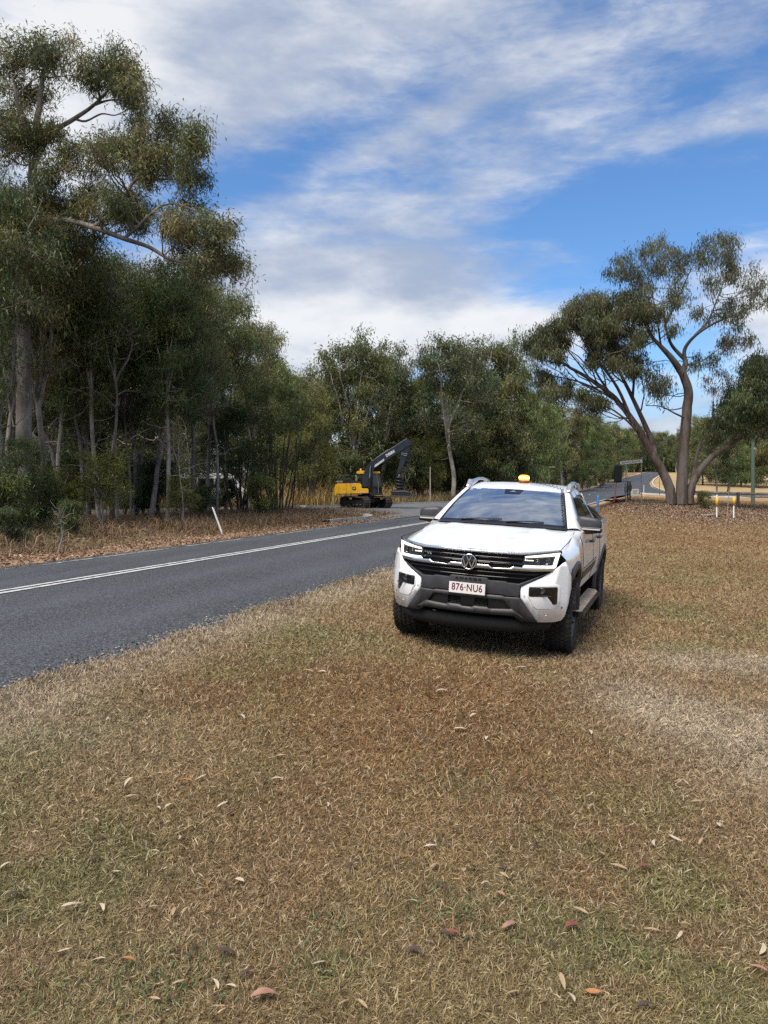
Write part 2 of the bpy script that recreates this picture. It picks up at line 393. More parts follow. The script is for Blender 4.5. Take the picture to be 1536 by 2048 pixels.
M['paint_worn'] = varied('worn_road_paint', (0.36, 0.36, 0.35), (0.10, 0.10, 0.105), 5, 0.8, lo=.4, hi=.62)
# centre line: straight, then climbing and bending to the right
_far = [(1172, 992, 104), (1186, 985, 122), (1215, 975.5, 166), (1250, 963, 215), (1284, 951.5, 275), (1316, 943.5, 340), (1372, 939, 420)]
path = [xy(s, T_C) for s in np.arange(-40, 100, 1.0)]
ctrl = [path[-1]] + [tuple(W(*p).xy) for p in _far]
def catmull(P, n):
    P = [np.array(p, float) for p in P]; P = [2 * P[0] - P[1]] + P + [2 * P[-1] - P[-2]]; out = []
    for i in range(1, len(P) - 2):
        for u in np.linspace(0, 1, n, endpoint=False):
            a, b, c, d = P[i - 1:i + 3]
            out.append(0.5 * ((2 * b) + (-a + c) * u + (2 * a - 5 * b + 4 * c - d) * u * u + (-a + 3 * b - 3 * c + d) * u ** 3))
    out.append(P[-2]); return out
path += [tuple(p) for p in catmull(ctrl, 14)[1:]]
path = np.array(path)
tan = np.gradient(path, axis=0); tan /= np.linalg.norm(tan, axis=1)[:, None]
nrm = np.stack([-tan[:, 1], tan[:, 0]], -1)
cum = np.concatenate([[0], np.cumsum(np.linalg.norm(np.diff(path, axis=0), axis=1))]) - 40
def road_z(p, off=0.0):
    s, t = st(p[..., 0], p[..., 1])
    zz = np.interp(np.clip(t, T_N, T_F), [T_N, T_C, T_F], [0.146, 0.20, 0.146]) + grade(s)
    a = sst(s, 100, 150); hi = land(s, t) + 0.05
    return zz * (1 - a) + np.maximum(hi, zz) * a + off
def ribbon(o0, o1, s0, s1, off, jit=0.0, wide=None):
    sel = np.where((cum >= s0) & (cum <= s1))[0]
    offs = np.linspace(o0, o1, 2 if abs(o1 - o0) < .5 else 9)
    V = []
    for k, o in enumerate(offs):
        oo = np.full(len(sel), o)
        if jit and k in (0, len(offs) - 1): oo = oo + jit * (fbm(cum[sel] * 1.3, cum[sel] * 0 + k, 3, 3) - .5)
        p = path[sel] + nrm[sel] * oo[:, None]
        V.append(np.concatenate([p, road_z(p, off)[:, None]], 1))
    V = np.stack(V, 1); n_, m_ = V.shape[:2]; id_ = np.arange(n_ * m_).reshape(n_, m_)
    f = np.stack([id_[:-1, :-1], id_[:-1, 1:], id_[1:, 1:], id_[1:, :-1]], -1).reshape(-1, 4)[:, ::-1]
    return V.reshape(-1, 3), f
def ribbons(name, specs, m_):
    vs, fs, o = [], [], 0
    for sp_ in specs:
        v, f = ribbon(*sp_); vs.append(v); fs.append(f + o); o += len(v)
    return tag(link(name, np_mesh(name, np.concatenate(vs), np.concatenate(fs), None, None, True), m_), kind='structure')
ribbons('road', [(T_N - T_C - .12, T_F - T_C + .12, -38, 520, 0.0, 0.35)], M['road'])
dsh = [(-.06, .06, a, a + 6, 0.006) for a in range(100, 330, 14)]
ribbons('road_marking', [(-.155, -.045, -38, 84, 0.006), (.045, .155, -38, 84, 0.006)] + dsh +
        [(T_N - T_C + .25, T_N - T_C + .37, 44, 96, 0.006)], M['paint'])
ribbons('worn_edge_line', [(T_F - T_C - .38, T_F - T_C - .27, a, a + 5.2, 0.006) for a in (4, 12, 15.4, 22, 29)], M['paint_worn'])

def sheet(name, poly, m_, off, sub=2.0):
    """flat-ish road surface laid on the land inside a polygon"""
    bm = bmesh.new(); f = bm.faces.new([bm.verts.new((p[0], p[1], 0)) for p in poly])
    xs = [p[0] for p in poly]; ys = [p[1] for p in poly]
    for a in np.arange(min(xs), max(xs), sub):
        bmesh.ops.bisect_plane(bm, geom=bm.verts[:] + bm.edges[:] + bm.faces[:], plane_co=(a, 0, 0), plane_no=(1, 0, 0))
    for a in np.arange(min(ys), max(ys), sub):
        bmesh.ops.bisect_plane(bm, geom=bm.verts[:] + bm.edges[:] + bm.faces[:], plane_co=(0, a, 0), plane_no=(0, 1, 0))
    for v in bm.verts:
        s, t = st(v.co.x, v.co.y); v.co.z = max(float(land(s, t)), float(land(s, t, True))) + off
    bmesh.ops.recalc_face_normals(bm, faces=bm.faces[:])
    for f in bm.faces:
        if f.normal.z < 0: f.normal_flip()
    me = bpy.data.meshes.new(name); bm.to_mesh(me); bm.free()
    return tag(link(name, me, m_), kind='structure')
def gp(px, py, z=0.15):
    """point of the level z under a pixel"""
    p = W(px, py, 1.0); k = (z - CAMH) / (p.z - CAMH); return (p.x * k, k)
# side street on the left: island kerb in front, far kerb behind the digger
isl = [gp(560, 1026.5), gp(602, 1028), gp(660, 1028.6), gp(712, 1029.6), gp(734, 1032), gp(741, 1034.5), gp(728, 1037), gp(700, 1039.3), gp(676, 1041.6), gp(655, 1044.5)]
farK = [gp(900, 1006.2), gp(860, 1008), gp(780, 1010.6), gp(676, 1015.4), gp(600, 1017.6), gp(540, 1019.4)]
ex = lambda a, b, L: (a[0] + (a[0] - b[0]) / math.dist(a, b) * L, a[1] + (a[1] - b[1]) / math.dist(a, b) * L)
farK = [ex(farK[0], farK[1], 14)] + farK + [ex(farK[-1], farK[-2], 30)]
isl = [ex(isl[0], isl[1], 30)] + isl
c0 = xy(33, T_F - .3); c1 = xy(96, T_F - .3)
sheet('side_street', isl[:-1] + [c0, c1] + farK, M['street'], 0.022)
def kerb(name, pts, wd=0.16, h=0.13, z0=0.10):
    P = [np.array(p) for p in catmull(pts, 6)]; mb = MB(); vs = []; n = len(P)
    for i, p in enumerate(P):
        t_ = P[min(i + 1, n - 1)] - P[max(i - 1, 0)]; t_ = t_ / np.linalg.norm(t_); nn = np.array([-t_[1], t_[0]])
        z = zat(p[0], p[1], True)
        for (o, dz) in ((-wd * 1.6, -.1), (-wd * 1.5, .03), (-wd * .55, h), (wd * .5, h + .01), (wd * .6, -.1)):
            vs.append((p[0] + nn[0] * o, p[1] + nn[1] * o, z + dz))
    fs = [[i * 5 + k, i * 5 + k + 1, (i + 1) * 5 + k + 1, (i + 1) * 5 + k] for i in range(n - 1) for k in range(4)]
    mb.add(vs, fs, False)
    return tag(mb.build(name, M['concrete']), kind='structure')
kerb('kerb', isl, 0.2, .12)
kerb('kerb', farK, 0.24, .14)
# side street on the right, beyond the bank, with its edge line sweeping out of the main road
hook = [W(1322, 948.5, 300), W(1306, 954.5, 232), W(1298, 961, 190), W(1303, 968, 158), (W(1316, 975, 134)), W(1332, 981.5, 116), W(1352, 984.5, 110)]
hk = [tuple(p.xy) for p in hook]
sheet('side_street', hk + [tuple(W(1700, 986, 118).xy), tuple(W(1700, 991, 92).xy), tuple(W(1420, 991, 92).xy), tuple(W(1290, 991, 96).xy), xy(96, T_N + .1), xy(130, T_N + .3), tuple(W(1250, 966, 190).xy)], M['road'], 0.16, 3.0)
P_ = catmull(hk, 12); vv = []
for i, p in enumerate(P_):
    t_ = P_[min(i + 1, len(P_) - 1)] - P_[max(i - 1, 0)]; t_ = t_ / np.linalg.norm(t_); nn = np.array([-t_[1], t_[0]])
    for o in (-.7, -1.0):
        e = p - nn * o
        s, t = st(e[0], e[1]); vv.append((e[0], e[1], float(max(land(s, t), land(s, t, True))) + .19))
tag(link('edge_line', np_mesh('edge_line', vv, [[2 * i, 2 * i + 1, 2 * i + 3, 2 * i + 2] for i in range(len(P_) - 1)]), M['paint']), kind='structure')
kerb('kerb', [tuple(W(1278, 990.5, 90).xy), tuple(W(1350, 990.5, 91).xy), tuple(W(1440, 990, 92).xy), tuple(W(1560, 990, 93).xy), tuple(W(1700, 990, 94).xy)], 0.3, .2)

# ------------------------------------------------------------------ blades, stalks and loose litter (uncountable: stuff)
def ribbons_mesh(name, base, az_, lean, L, wd, colr, mt, curl=0.5):
    """two-piece bent blades: base (n,3), azimuth, lean from upright, length, width, albedo"""
    n = len(base); ca, sa = np.cos(az_), np.sin(az_)
    h = np.stack([ca, sa, np.zeros(n)], -1); side = np.stack([-sa, ca, np.zeros(n)], -1) * (wd / 2)[:, None]
    up = np.array([0, 0, 1.0])
    d1 = h * np.sin(lean)[:, None] + up * np.cos(lean)[:, None]
    l2 = np.clip(lean + curl, 0, 1.72); d2 = h * np.sin(l2)[:, None] + up * np.cos(l2)[:, None]
    m_ = base + d1 * (L * .55)[:, None]; tip = m_ + d2 * (L * .45)[:, None]
    tw = rng.normal(0, .6, n)[:, None] * np.cross(side, d1)
    V = np.stack([base - side, base + side, m_ + side * .85 + tw, m_ - side * .85 - tw, tip], 1).reshape(-1, 3)
    o = np.arange(n)[:, None] * 5
    me = np_mesh(name, V, o + np.array([[0, 1, 2, 3]]), o + np.array([[3, 2, 4]]), np.repeat(colr, 5, 0))
    return link(name, me, mt)
def clear_ute(x, y):
    cx, cy = 0.79 + 2.6 * .35, 7.6 + 2.6 * .937; dx, dy = x - cx, y - cy
    v = dx * .35 + dy * .937; u = dx * .937 - dy * .35
    return ~((abs(u) < .8) & (abs(v) < 2.3))
n = 1800000
Yd = 1.55 * (60 / 1.55) ** (rng.random(n) ** 1.12)
X = (rng.random(n) - .5) * 2 * (0.56 * Yd + 1.7)
s, t = st(X, Yd)
ok = (t < T_N - .02 + 0.45 * (fbm(s * 1.6, s * 0, 3, 3) - .5))
X, Yd, s, t = X[ok], Yd[ok], s[ok], t[ok]; n = len(X)
lod = (Yd / 2.6).clip(.8)
c = lawn_albedo(X, Yd)
r1 = rng.random(n)[:, None]; r2 = rng.random(n)
c = c * (0.38 + 1.1 * r1)
straw = r2 < .17; c[straw] = np.array([.52, .42, .27]) * (0.6 + .6 * rng.random((straw.sum(), 1)))
dk = r2 > .85; c[dk] = np.array([.10, .07, .042]) * (0.5 + rng.random((dk.sum(), 1)))
cv = 1 / (1 + (Yd / 13.0) ** 2.5)[:, None]; c = c * cv + (lawn_albedo(X, Yd) * (.72 + .5 * r1)) * (1 - cv)      # far off, single straws no longer stand out
edge = np.exp(-((t - 4.5) / .35) ** 2)
L = (0.021 + 0.036 * rng.random(n) ** 1.6) * lod ** .32 * (1 + 0.45 * edge * rng.random(n))
lean = np.clip(rng.normal(1.24, .32, n) - .30 * edge, .1, 1.62)
B = np.stack([X, Yd, land(s, t) + .001], -1)
tag(ribbons_mesh('grass', B, rng.random(n) * 6.283, lean, L, (.0015 + .0015 * rng.random(n)) * lod ** .78, c, M['blade'], rng.normal(.1, .35, n)), kind='stuff')
# greener tufts and weeds
pts = []; cc = []
for (px, py, rad, k, cl) in [(640, 1950, .12, 260, 0), (1245, 1905, .10, 170, 0), (1300, 2010, .17, 420, 1), (1320, 1790, .14, 240, 1), (905, 1830, .20, 420, 2), (120, 1990, .24, 420, 0),
                             (930, 1575, .22, 380, 2), (1480, 1960, .09, 60, 1), (330, 1960, .2, 320, 2), (660, 1850, .1, 120, 2), (30, 1540, .25, 260, 0), (1420, 1760, .3, 260, 1), (830, 1590, .25, 220, 1), (560, 1330, .3, 180, 1), (680, 1260, .35, 240, 1)]:
    p = drop(px, py); a = rng.random(k) * 6.283; r = rad * rng.random(k) ** .7 * (1 + 1.1 * rng.random(k) ** 2)
    pts.append(np.stack([p.x + r * np.cos(a), p.y + r * np.sin(a)], -1))
    cc.append(np.array([[.16, .175, .07], [.25, .225, .085], [.10, .14, .06]][cl]) * (.55 + .8 * rng.random((k, 1))))
pts = np.concatenate(pts); cc = np.concatenate(cc); k = len(pts); s, t = st(pts[:, 0], pts[:, 1])
tag(ribbons_mesh('grass_tufts', np.concatenate([pts, land(s, t)[:, None]], 1), rng.random(k) * 6.283, np.clip(rng.normal(1.0, .35, k), .1, 1.5), .025 + .04 * rng.random(k), .0028 + .003 * rng.random(k), cc, M['blade'], .5), kind='stuff')
# leaf litter and dead stalks between the bitumen and the forest
def scatter_st(n, s0, s1, t0, t1, pw=1.0):
    s = s0 + (s1 - s0) * rng.random(n) ** pw; t = t0 + (t1 - t0) * rng.random(n); x, y = xy(s, t); return s, t, x, y
s, t, x, y = scatter_st(70000, 6, 38, T_F - .05, 19, 1.1); k = len(s)
keep = rng.random(k) < (1.0 - .85 * sst(t, 12.5, 14.5)); s, t, x, y = s[keep], t[keep], x[keep], y[keep]; k = len(s)
pal = np.array([[.32, .22, .13], [.26, .15, .095], [.19, .095, .055], [.42, .32, .21], [.12, .07, .042]])
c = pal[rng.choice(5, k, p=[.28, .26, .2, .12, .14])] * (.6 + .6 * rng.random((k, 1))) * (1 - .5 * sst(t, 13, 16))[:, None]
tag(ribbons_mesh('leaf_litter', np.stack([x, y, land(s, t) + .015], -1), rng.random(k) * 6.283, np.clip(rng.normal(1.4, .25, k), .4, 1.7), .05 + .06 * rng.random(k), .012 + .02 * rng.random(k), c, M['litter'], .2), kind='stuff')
s, t, x, y = scatter_st(150000, 6, 41, 12.7, 23, 1.0); k = len(s)
cl = fbm(x * .55, y * .55, 77, 3); keep = rng.random(k) < (.25 + .75 * sst(cl, .34, .6)) * (1 - .5 * sst(t, 17, 24)) * sst(t, 12.6, 13.6); s, t, x, y = s[keep], t[keep], x[keep], y[keep]; k = len(s)
pal = np.array([[.235, .15, .085], [.185, .105, .062], [.30, .215, .125], [.125, .118, .052], [.085, .055, .038]])
ch = rng.choice(5, k, p=[.3, .27, .13, .15, .15]); gsel = (fbm(x * .3, y * .3, 91, 3) > .52) & (s < 24) & (rng.random(k) < .6); ch[gsel] = 3
c = pal[ch] * (.55 + .7 * rng.random((k, 1)))
tag(ribbons_mesh('undergrowth', np.stack([x, y, land(s, t)], -1), rng.random(k) * 6.283, np.clip(rng.normal(.75, .4, k), .05, 1.5), (.15 + .5 * rng.random(k) ** 1.5) * (.45 + .55 * sst(t, 12.8, 15)), .005 + .010 * rng.random(k), c, M['litter'], .7), kind='stuff')
# bark and leaf litter round the big gum on the bank
k = 30000; a = rng.normal(0, 1, (k, 2)); s = 43.0 + a[:, 0] * 4.6; t = -2.6 + a[:, 1] * 3.6; x, y = xy(s, t); keep = t < 4.0; s, t, x, y = s[keep], t[keep], x[keep], y[keep]; k = len(s)
pal = np.array([[.30, .20, .14], [.22, .13, .09], [.40, .32, .25], [.12, .08, .06]])
tag(ribbons_mesh('leaf_litter', np.stack([x, y, land(s, t) + .02], -1), rng.random(k) * 6.283, np.clip(rng.normal(1.3, .3, k), .4, 1.7), .05 + .07 * rng.random(k), .012 + .02 * rng.random(k), pal[rng.integers(0, 4, k)] * (.6 + .7 * rng.random((k, 1))), M['litter'], .2), kind='stuff')
k = 26000; s = -4 + 46 * rng.random(k) ** 1.4; t = np.where(rng.random(k) < .7, T_N + rng.normal(.02, .13, k), T_F + rng.normal(0, .16, k)); x, y = xy(s, t)
tag(ribbons_mesh('gravel', np.stack([x, y, land(s, t, True) + .004], -1), rng.random(k) * 6.283, np.clip(rng.normal(1.3, .3, k), .3, 1.6), .010 + .018 * rng.random(k), .008 + .014 * rng.random(k), np.array([.24, .21, .18]) * (.35 + 1.1 * rng.random((k, 1))), M['litter'], .2), kind='stuff')
# tall golden grass beyond the far kerb and along the climbing road
def tall(name, poly, k, h0, h1, wd, pal, shift=0):
    P = np.array(poly); mn, mx = P.min(0), P.max(0); q_ = mn + (mx - mn) * rng.random((k * 3, 2))
    ins = np.zeros(len(q_), bool); j = len(P) - 1
    for i in range(len(P)):
        cnd = ((P[i, 1] > q_[:, 1]) != (P[j, 1] > q_[:, 1])) & (q_[:, 0] < (P[j, 0] - P[i, 0]) * (q_[:, 1] - P[i, 1]) / (P[j, 1] - P[i, 1] + 1e-9) + P[i, 0]); ins ^= cnd; j = i
    q_ = q_[ins][:k]; kk = len(q_); s, t = st(q_[:, 0], q_[:, 1])
    cl = fbm(q_[:, 0] * .4, q_[:, 1] * .4, 5 + shift, 3)
    c = np.array(pal)[rng.integers(0, len(pal), kk)] * (.55 + .8 * rng.random((kk, 1)))
    L = (h0 + (h1 - h0) * rng.random(kk)) * (.45 + 1.1 * cl)
    tag(ribbons_mesh(name, np.concatenate([q_, land(s, t)[:, None]], 1), rng.random(kk) * 6.283, np.clip(abs(rng.normal(.22, .22, kk)), 0, 1), L, wd * (.6 + .8 * rng.random(kk)), c, M['blade'], .65), kind='stuff')
fk = [np.array(p) for p in farK]
gold = [[.40, .27, .09], [.33, .215, .085], [.27, .185, .07], [.42, .31, .14]]
tall('tall_grass', [fk[-1] + [0, 2.0], fk[-2] + [0, .7], fk[-3] + [0, .7], fk[-4] + [0, .7], fk[3] + [1, .8], fk[3] + [2, 10], fk[-2] + [0, 11], fk[-1] + [0, 9]], 9000, .9, 2.1, .035, gold)
tall('tall_grass', [fk[3] + [0, .8], fk[2] + [0, .8], fk[1] + [0, .8], fk[0] + [-1, 0], fk[0] + [-3, 12], fk[3] + [0, 9]], 6000, .35, 1.2, .03, [[.27, .2, .1], [.2, .15, .08], [.13, .12, .055]], 3)
def along(i0, i1, o0, o1):
    a = [i for i in range(len(path)) if i0 <= cum[i] <= i1][::3]
    return [path[i] + nrm[i] * o0 for i in a] + [path[i] + nrm[i] * o1 for i in a[::-1]]
tall('tall_grass', along(88, 330, 4.2, 12), 15000, .25, .9, .06, [[.30, .21, .10], [.24, .16, .085], [.34, .26, .13]], 5)
tall('tall_grass', along(96, 250, 6.5, 15), 9000, 1.0, 3.0, .08, [[.34, .31, .16], [.26, .25, .12], [.40, .33, .17]], 6)
# ------------------------------------------------------------------ trees
class Tree:
    """trunk, limbs and twigs as tapered tubes; leaves as many small bent blades spread through each clump"""
    def __init__(s, seed):
        s.r = np.random.default_rng(seed); s.tv = []; s.tf = []; s.no = 0; s.lv = []; s.lc = []; s.poly = []
    def tube(s, P, r0, r1, n=7, reg=True):
        P = np.asarray(P, float); k = len(P)
        T = np.gradient(P, axis=0); T /= np.linalg.norm(T, axis=1)[:, None] + 1e-9
        ref = np.array([0.83, 0.55, 0.05]) if abs(T[0, 2]) > .8 else np.array([0, 0, 1.0])
        A = np.cross(T, ref); A /= np.linalg.norm(A, axis=1)[:, None] + 1e-9; Bn = np.cross(T, A)
        rad = r0 + (r1 - r0) * np.linspace(0, 1, k)
        a = np.arange(n) * 2 * np.pi / n
        V = P[:, None] + (A[:, None] * np.cos(a)[None, :, None] + Bn[:, None] * np.sin(a)[None, :, None]) * rad[:, None, None]
        id_ = np.arange(k * n).reshape(k, n) + s.no
        f = np.stack([id_[:-1], np.roll(id_[:-1], -1, 1), np.roll(id_[1:], -1, 1), id_[1:]], -1).reshape(-1, 4)
        s.tv.append(V.reshape(-1, 3)); s.tf.append(f); s.no += k * n
        if reg: s.poly.append((P, rad))
    def limb(s, pts, r0, r1, n=8, wob=0.0, sub=4):
        P = np.array(catmull(pts, sub))
        if wob: P[1:-1] += s.r.normal(0, wob, (len(P) - 2, 3))
        s.tube(P, r0, r1, n); return P
    def curve(s, a, b, sag=0.15, n=6, wob=.05):
        a = np.asarray(a); b = np.asarray(b); L = np.linalg.norm(b - a); u = np.linspace(0, 1, n)[:, None]
        mid = s.r.normal(0, sag * L * .5, 3) + np.array([0, 0, -sag * L * .35])
        P = a + (b - a) * u + mid * (4 * u * (1 - u)); P[1:-1] += s.r.normal(0, wob * L * .3, (n - 2, 3)); return P
    def nearest(s, c, low=0.35):
        best = None
        for P, rad in s.poly:
            d = np.linalg.norm(P - c, axis=1) + low * np.clip(P[:, 2] - c[2] + .4, 0, None) * 2
            i = int(np.argmin(d + .15 * np.arange(len(P))[::-1] / len(P)))
            if best is None or d[i] < best[0]: best = (d[i], P[i], rad[i])
        return best
    def clump(s, c, r, twigs=12, leaves=34, L=.15, wd=.03, droop=.9, tint=(.085, .1, .045), var=.3, flat=.75, top=.25, twr=.012, sp=.16, br=True):
        """a spray of twigs and leaves filling the ellipsoid of radius r round c"""
        c = np.asarray(c, float)
        if br:
            d, p, pr = s.nearest(c); R_ = min(pr * .55, .02 + .035 * r)
            P = s.curve(p, c, .16, 7); s.tube(P, max(R_, .012), twr * 1.2, 5, r > .6)
        else: P = np.array([c + [0, 0, -r * .5], c])
        src = P[len(P) // 2:]
        tint = np.asarray(tint) * (1 + s.r.normal(0, .20))
        for k in range(twigs):
            a = src[s.r.integers(len(src))]
            d = s.r.normal(0, 1, 3); d /= np.linalg.norm(d); d[2] = d[2] * flat + top
            b = c + d * r * (.55 + .5 * s.r.random()); b[2] = c[2] + (b[2] - c[2]) * flat
            T = s.curve(a, b, .25, 5); s.tube(T, twr, twr * .35, 3, False)
            m_ = max(3, int(leaves * (.6 + .8 * s.r.random())))
            u = .3 + .75 * s.r.random(m_); i = np.clip((u * 4).astype(int), 0, 3); f = (u * 4 - i)[:, None]
            B = T[i] * (1 - f) + T[i + 1] * f + s.r.normal(0, sp, (m_, 3))
            s.leaves(B, L, wd, droop, tint, var)
    def leaves(s, B, L, wd, droop, tint, var, updir=None):
        m_ = len(B)
        az_ = s.r.random(m_) * 6.283; dn = np.clip(s.r.normal(droop, .55, m_), -1.2, 1.55)
        d = np.stack([np.cos(az_) * np.cos(dn), np.sin(az_) * np.cos(dn), -np.sin(dn)], -1)
        q_ = s.r.normal(0, 1, (m_, 3)); sd = np.cross(d, q_); sd /= np.linalg.norm(sd, axis=1)[:, None] + 1e-9
        l = L * (.65 + .7 * s.r.random(m_))[:, None]; w_ = wd * (.7 + .6 * s.r.random(m_))[:, None]
        mid = B + d * l * .45; d2 = d + np.array([0, 0, -.35]); tip = B + d2 * l
        s.lv.append(np.stack([B, mid + sd * w_ * .5, tip, mid - sd * w_ * .5], 1).reshape(-1, 3))
        c = tint * (1 + var * s.r.normal(0, 1, (m_, 1))).clip(.35, 2.0)
        y = s.r.random(m_) < .10; c[y] = c[y] * np.array([1.5, 1.3, .9]); br = s.r.random(m_) < .035; c[br] = np.array([.17, .10, .05])
        s.lc.append(np.repeat(c, 4, 0))
    def trunk_mesh(s): return np_mesh('trunk', np.concatenate(s.tv), np.concatenate(s.tf), None, None, True)
    def crown_mesh(s):
        V = np.concatenate(s.lv); n = len(V) // 4
        return np_mesh('crown', V, np.arange(n * 4).reshape(n, 4), None, np.concatenate(s.lc))
class Kind:
    def __init__(s, tree, bark): s.t = tree.trunk_mesh(); s.c = tree.crown_mesh(); s.t.materials.append(bark); s.c.materials.append(M['leaf'])
    def place(s, name, label, cat, loc, rz=0, sc_=1.0, group=None, sz=None, bark=None):
        root = thing(name, label, cat, loc, rz, group); root.scale = (sc_, sc_, sz or sc_)
        for nm, me in (('trunk', s.t), ('crown', s.c)):
            o = bpy.data.objects.new(nm, me); COL.objects.link(o); o.parent = root
            if nm == 'trunk' and bark is not None: o.material_slots[0].link = 'OBJECT'; o.material_slots[0].material = bark
        return root
OLIVE, GREEN, GREY, YEL, DEEP = (.150, .156, .060), (.138, .172, .055), (.160, .166, .084), (.21, .20, .058), (.130, .148, .060)

def gum(seed, h, fork, spread, nl, ncl, cr, tint, L=.2, wd=.04, twigs=9, leaves=16, r0=.2, lean=.04, low=.45, sp=.2, flat=.8, droop=.5, dead=0):
    """generic eucalypt: one stem, a few rising limbs, clumps hung through the crown"""
    T = Tree(seed); r = T.r
    tipx = r.normal(0, lean * h, 2)
    top = np.array([tipx[0], tipx[1], h * fork])
    st_ = T.limb([(0, 0, -.3), (tipx[0] * .2 + r.normal(0, .1), tipx[1] * .2 + r.normal(0, .1), h * fork * .35), (tipx[0] * .6, tipx[1] * .6 + r.normal(0, .15), h * fork * .7), top], r0, r0 * .62, 9, .015)
    ends = []
    for k in range(nl):
        a = k * 6.283 / nl + r.normal(0, .5); sp_ = spread * (.45 + .6 * r.random()); z = h * (fork + (1 - fork) * (.72 + .26 * r.random()))
        if k == 0: sp_ *= .3; z = h * .97
        e = top + np.array([math.cos(a) * sp_, math.sin(a) * sp_, z - top[2]])
        i = r.integers(len(st_) * 2 // 3, len(st_)); b0 = st_[i]
        m1 = b0 + (e - b0) * .35 + r.normal(0, .25, 3) + [0, 0, .2]; m2 = b0 + (e - b0) * .7 + r.normal(0, .3, 3) + [0, 0, .35]
        P = T.limb([b0, m1, m2, e], r0 * (.5 if k else .6), r0 * .13, 6, .03); ends.append(P)
    for k in range(dead):
        b0 = st_[r.integers(len(st_) // 3, len(st_))]; a = r.random() * 6.283
        T.tube(T.curve(b0, b0 + np.array([math.cos(a), math.sin(a), .3]) * (1.2 + 1.5 * r.random()), .3, 7, .1), .03, .006, 4, False)
    for k in range(ncl):
        if k < len(ends) * 3: P = ends[k % len(ends)]; c = P[-1 - (k // len(ends)) * (len(P) // 4)] + r.normal(0, cr * .55, 3)
        else:
            a = r.random() * 6.283; z = h * (low + (.97 - low) * r.random() ** .8); q_ = (z / h - low) / (1 - low)
            rr = spread * (.35 + .75 * math.sin(math.pi * min(1, .18 + q_ * .8))) * math.sqrt(r.random())
            c = np.array([tipx[0] * min(1, z / top[2]) + math.cos(a) * rr, tipx[1] * min(1, z / top[2]) + math.sin(a) * rr, z])
        T.clump(c, cr * (.7 + .6 * r.random()), twigs, leaves, L, wd, droop, np.array(tint) * (1 + r.normal(0, .13)) * np.array([1 + .12 * r.normal(), 1, 1]), .3, flat, .25, .010, sp)
    return T
def wattle(seed, h, wdt, tint, n=46, stems=9, L=.16, wd=.022, bare=.35, leaves=26):
    """many-stemmed feathery shrub tree"""
    T = Tree(seed); r = T.r
    for k in range(stems):
        a = r.random() * 6.283; o = r.random() * wdt * .35; e = wdt * (.2 + .7 * r.random())
        b = np.array([math.cos(a) * o, math.sin(a) * o, -.1]); t_ = np.array([math.cos(a) * e, math.sin(a) * e, h * (.6 + .35 * r.random())])
        T.limb([b, b + (t_ - b) * .4 + r.normal(0, .12, 3), t_], .045, .012, 5, .02)
    for k in range(n):
        a = r.random() * 6.283; z = h * (bare + (1 - bare) * r.random() ** .8); q_ = (z / h - bare) / (1 - bare)
        rr = wdt * (.35 + .8 * math.sin(math.pi * (.15 + .8 * q_))) * r.random() ** .5
        T.clump(np.array([math.cos(a) * rr, math.sin(a) * rr, z]), wdt * (.24 + .12 * r.random()), 9, leaves, L, wd, .2, np.array(tint) * (1 + r.normal(0, .16)), .3, .8, .3, .006, .13)
    return T
def bush(seed, h, wdt, tint, n=14, L=.13, wd=.022, droop=-.3, leaves=22):
    T = Tree(seed); r = T.r
    for k in range(7):
        a = r.random() * 6.283; T.limb([(0, 0, -.05), (math.cos(a) * wdt * .25, math.sin(a) * wdt * .25, h * .45), (math.cos(a) * wdt * .6, math.sin(a) * wdt * .6, h * (.6 + .35 * r.random()))], .02, .006, 4, .02)
    for k in range(n):
        a = r.random() * 6.283; z = h * (.25 + .7 * r.random()); rr = wdt * r.random() ** .5 * (1.05 - .5 * z / h)
        T.clump(np.array([math.cos(a) * rr, math.sin(a) * rr, z]), wdt * .32, 7, leaves, L, wd, droop, np.array(tint) * (1 + r.normal(0, .15)), .3, .9, .35, .005, .09)
    return T
K = {}
K['tallA'] = Kind(gum(11, 13, .50, 2.0, 5, 84, .85, OLIVE, .20, .044, 8, 25, .13, .03, .44, dead=5), M['bark_grey'])
K['tallB'] = Kind(gum(12, 13, .58, 1.8, 4, 72, .8, GREEN, .20, .044, 8, 25, .11, .04, .42, dead=6), M['bark_pale'])
K['tallC'] = Kind(gum(13, 13, .42, 2.3, 5, 92, .9, DEEP, .20, .044, 8, 25, .14, .03, .38, dead=6), M['bark_grey'])
K['roundA'] = Kind(gum(21, 14, .34, 4.2, 7, 112, 1.05, OLIVE, .30, .085, 8, 22, .22, .03, .26, .26, dead=3), M['bark_pale'])
K['roundB'] = Kind(gum(22, 14, .40, 3.8, 6, 104, 1.05, GREEN, .30, .085, 8, 22, .20, .05, .22, .26, dead=3), M['bark_grey'])
K['roundC'] = Kind(gum(23, 14, .45, 3.6, 7, 92, .95, GREY, .30, .08, 8, 21, .22, .05, .34, .24, dead=5), M['bark_pale'])
K['denseD'] = Kind(gum(24, 14, .25, 4.0, 6, 130, 1.15, DEEP, .32, .095, 8, 20, .2, .02, .08, .28), M['bark_dark'])
K['wattle'] = Kind(wattle(31, 6, 1.9, (.058, .078, .022), 58, 16), M['bark_dark'])
K['wattleY'] = Kind(wattle(32, 5, 1.7, YEL, 46, 9, bare=.22), M['bark_dark'])
K['bushG'] = Kind(bush(41, 1.7, .8, (.115, .135, .045), 30, .12, .024, .1, 30), M['bark_dark'])
K['bushY'] = Kind(bush(42, 1.8, .75, (.165, .165, .032), 26, .11, .016, -.4, 36), M['bark_pale'])
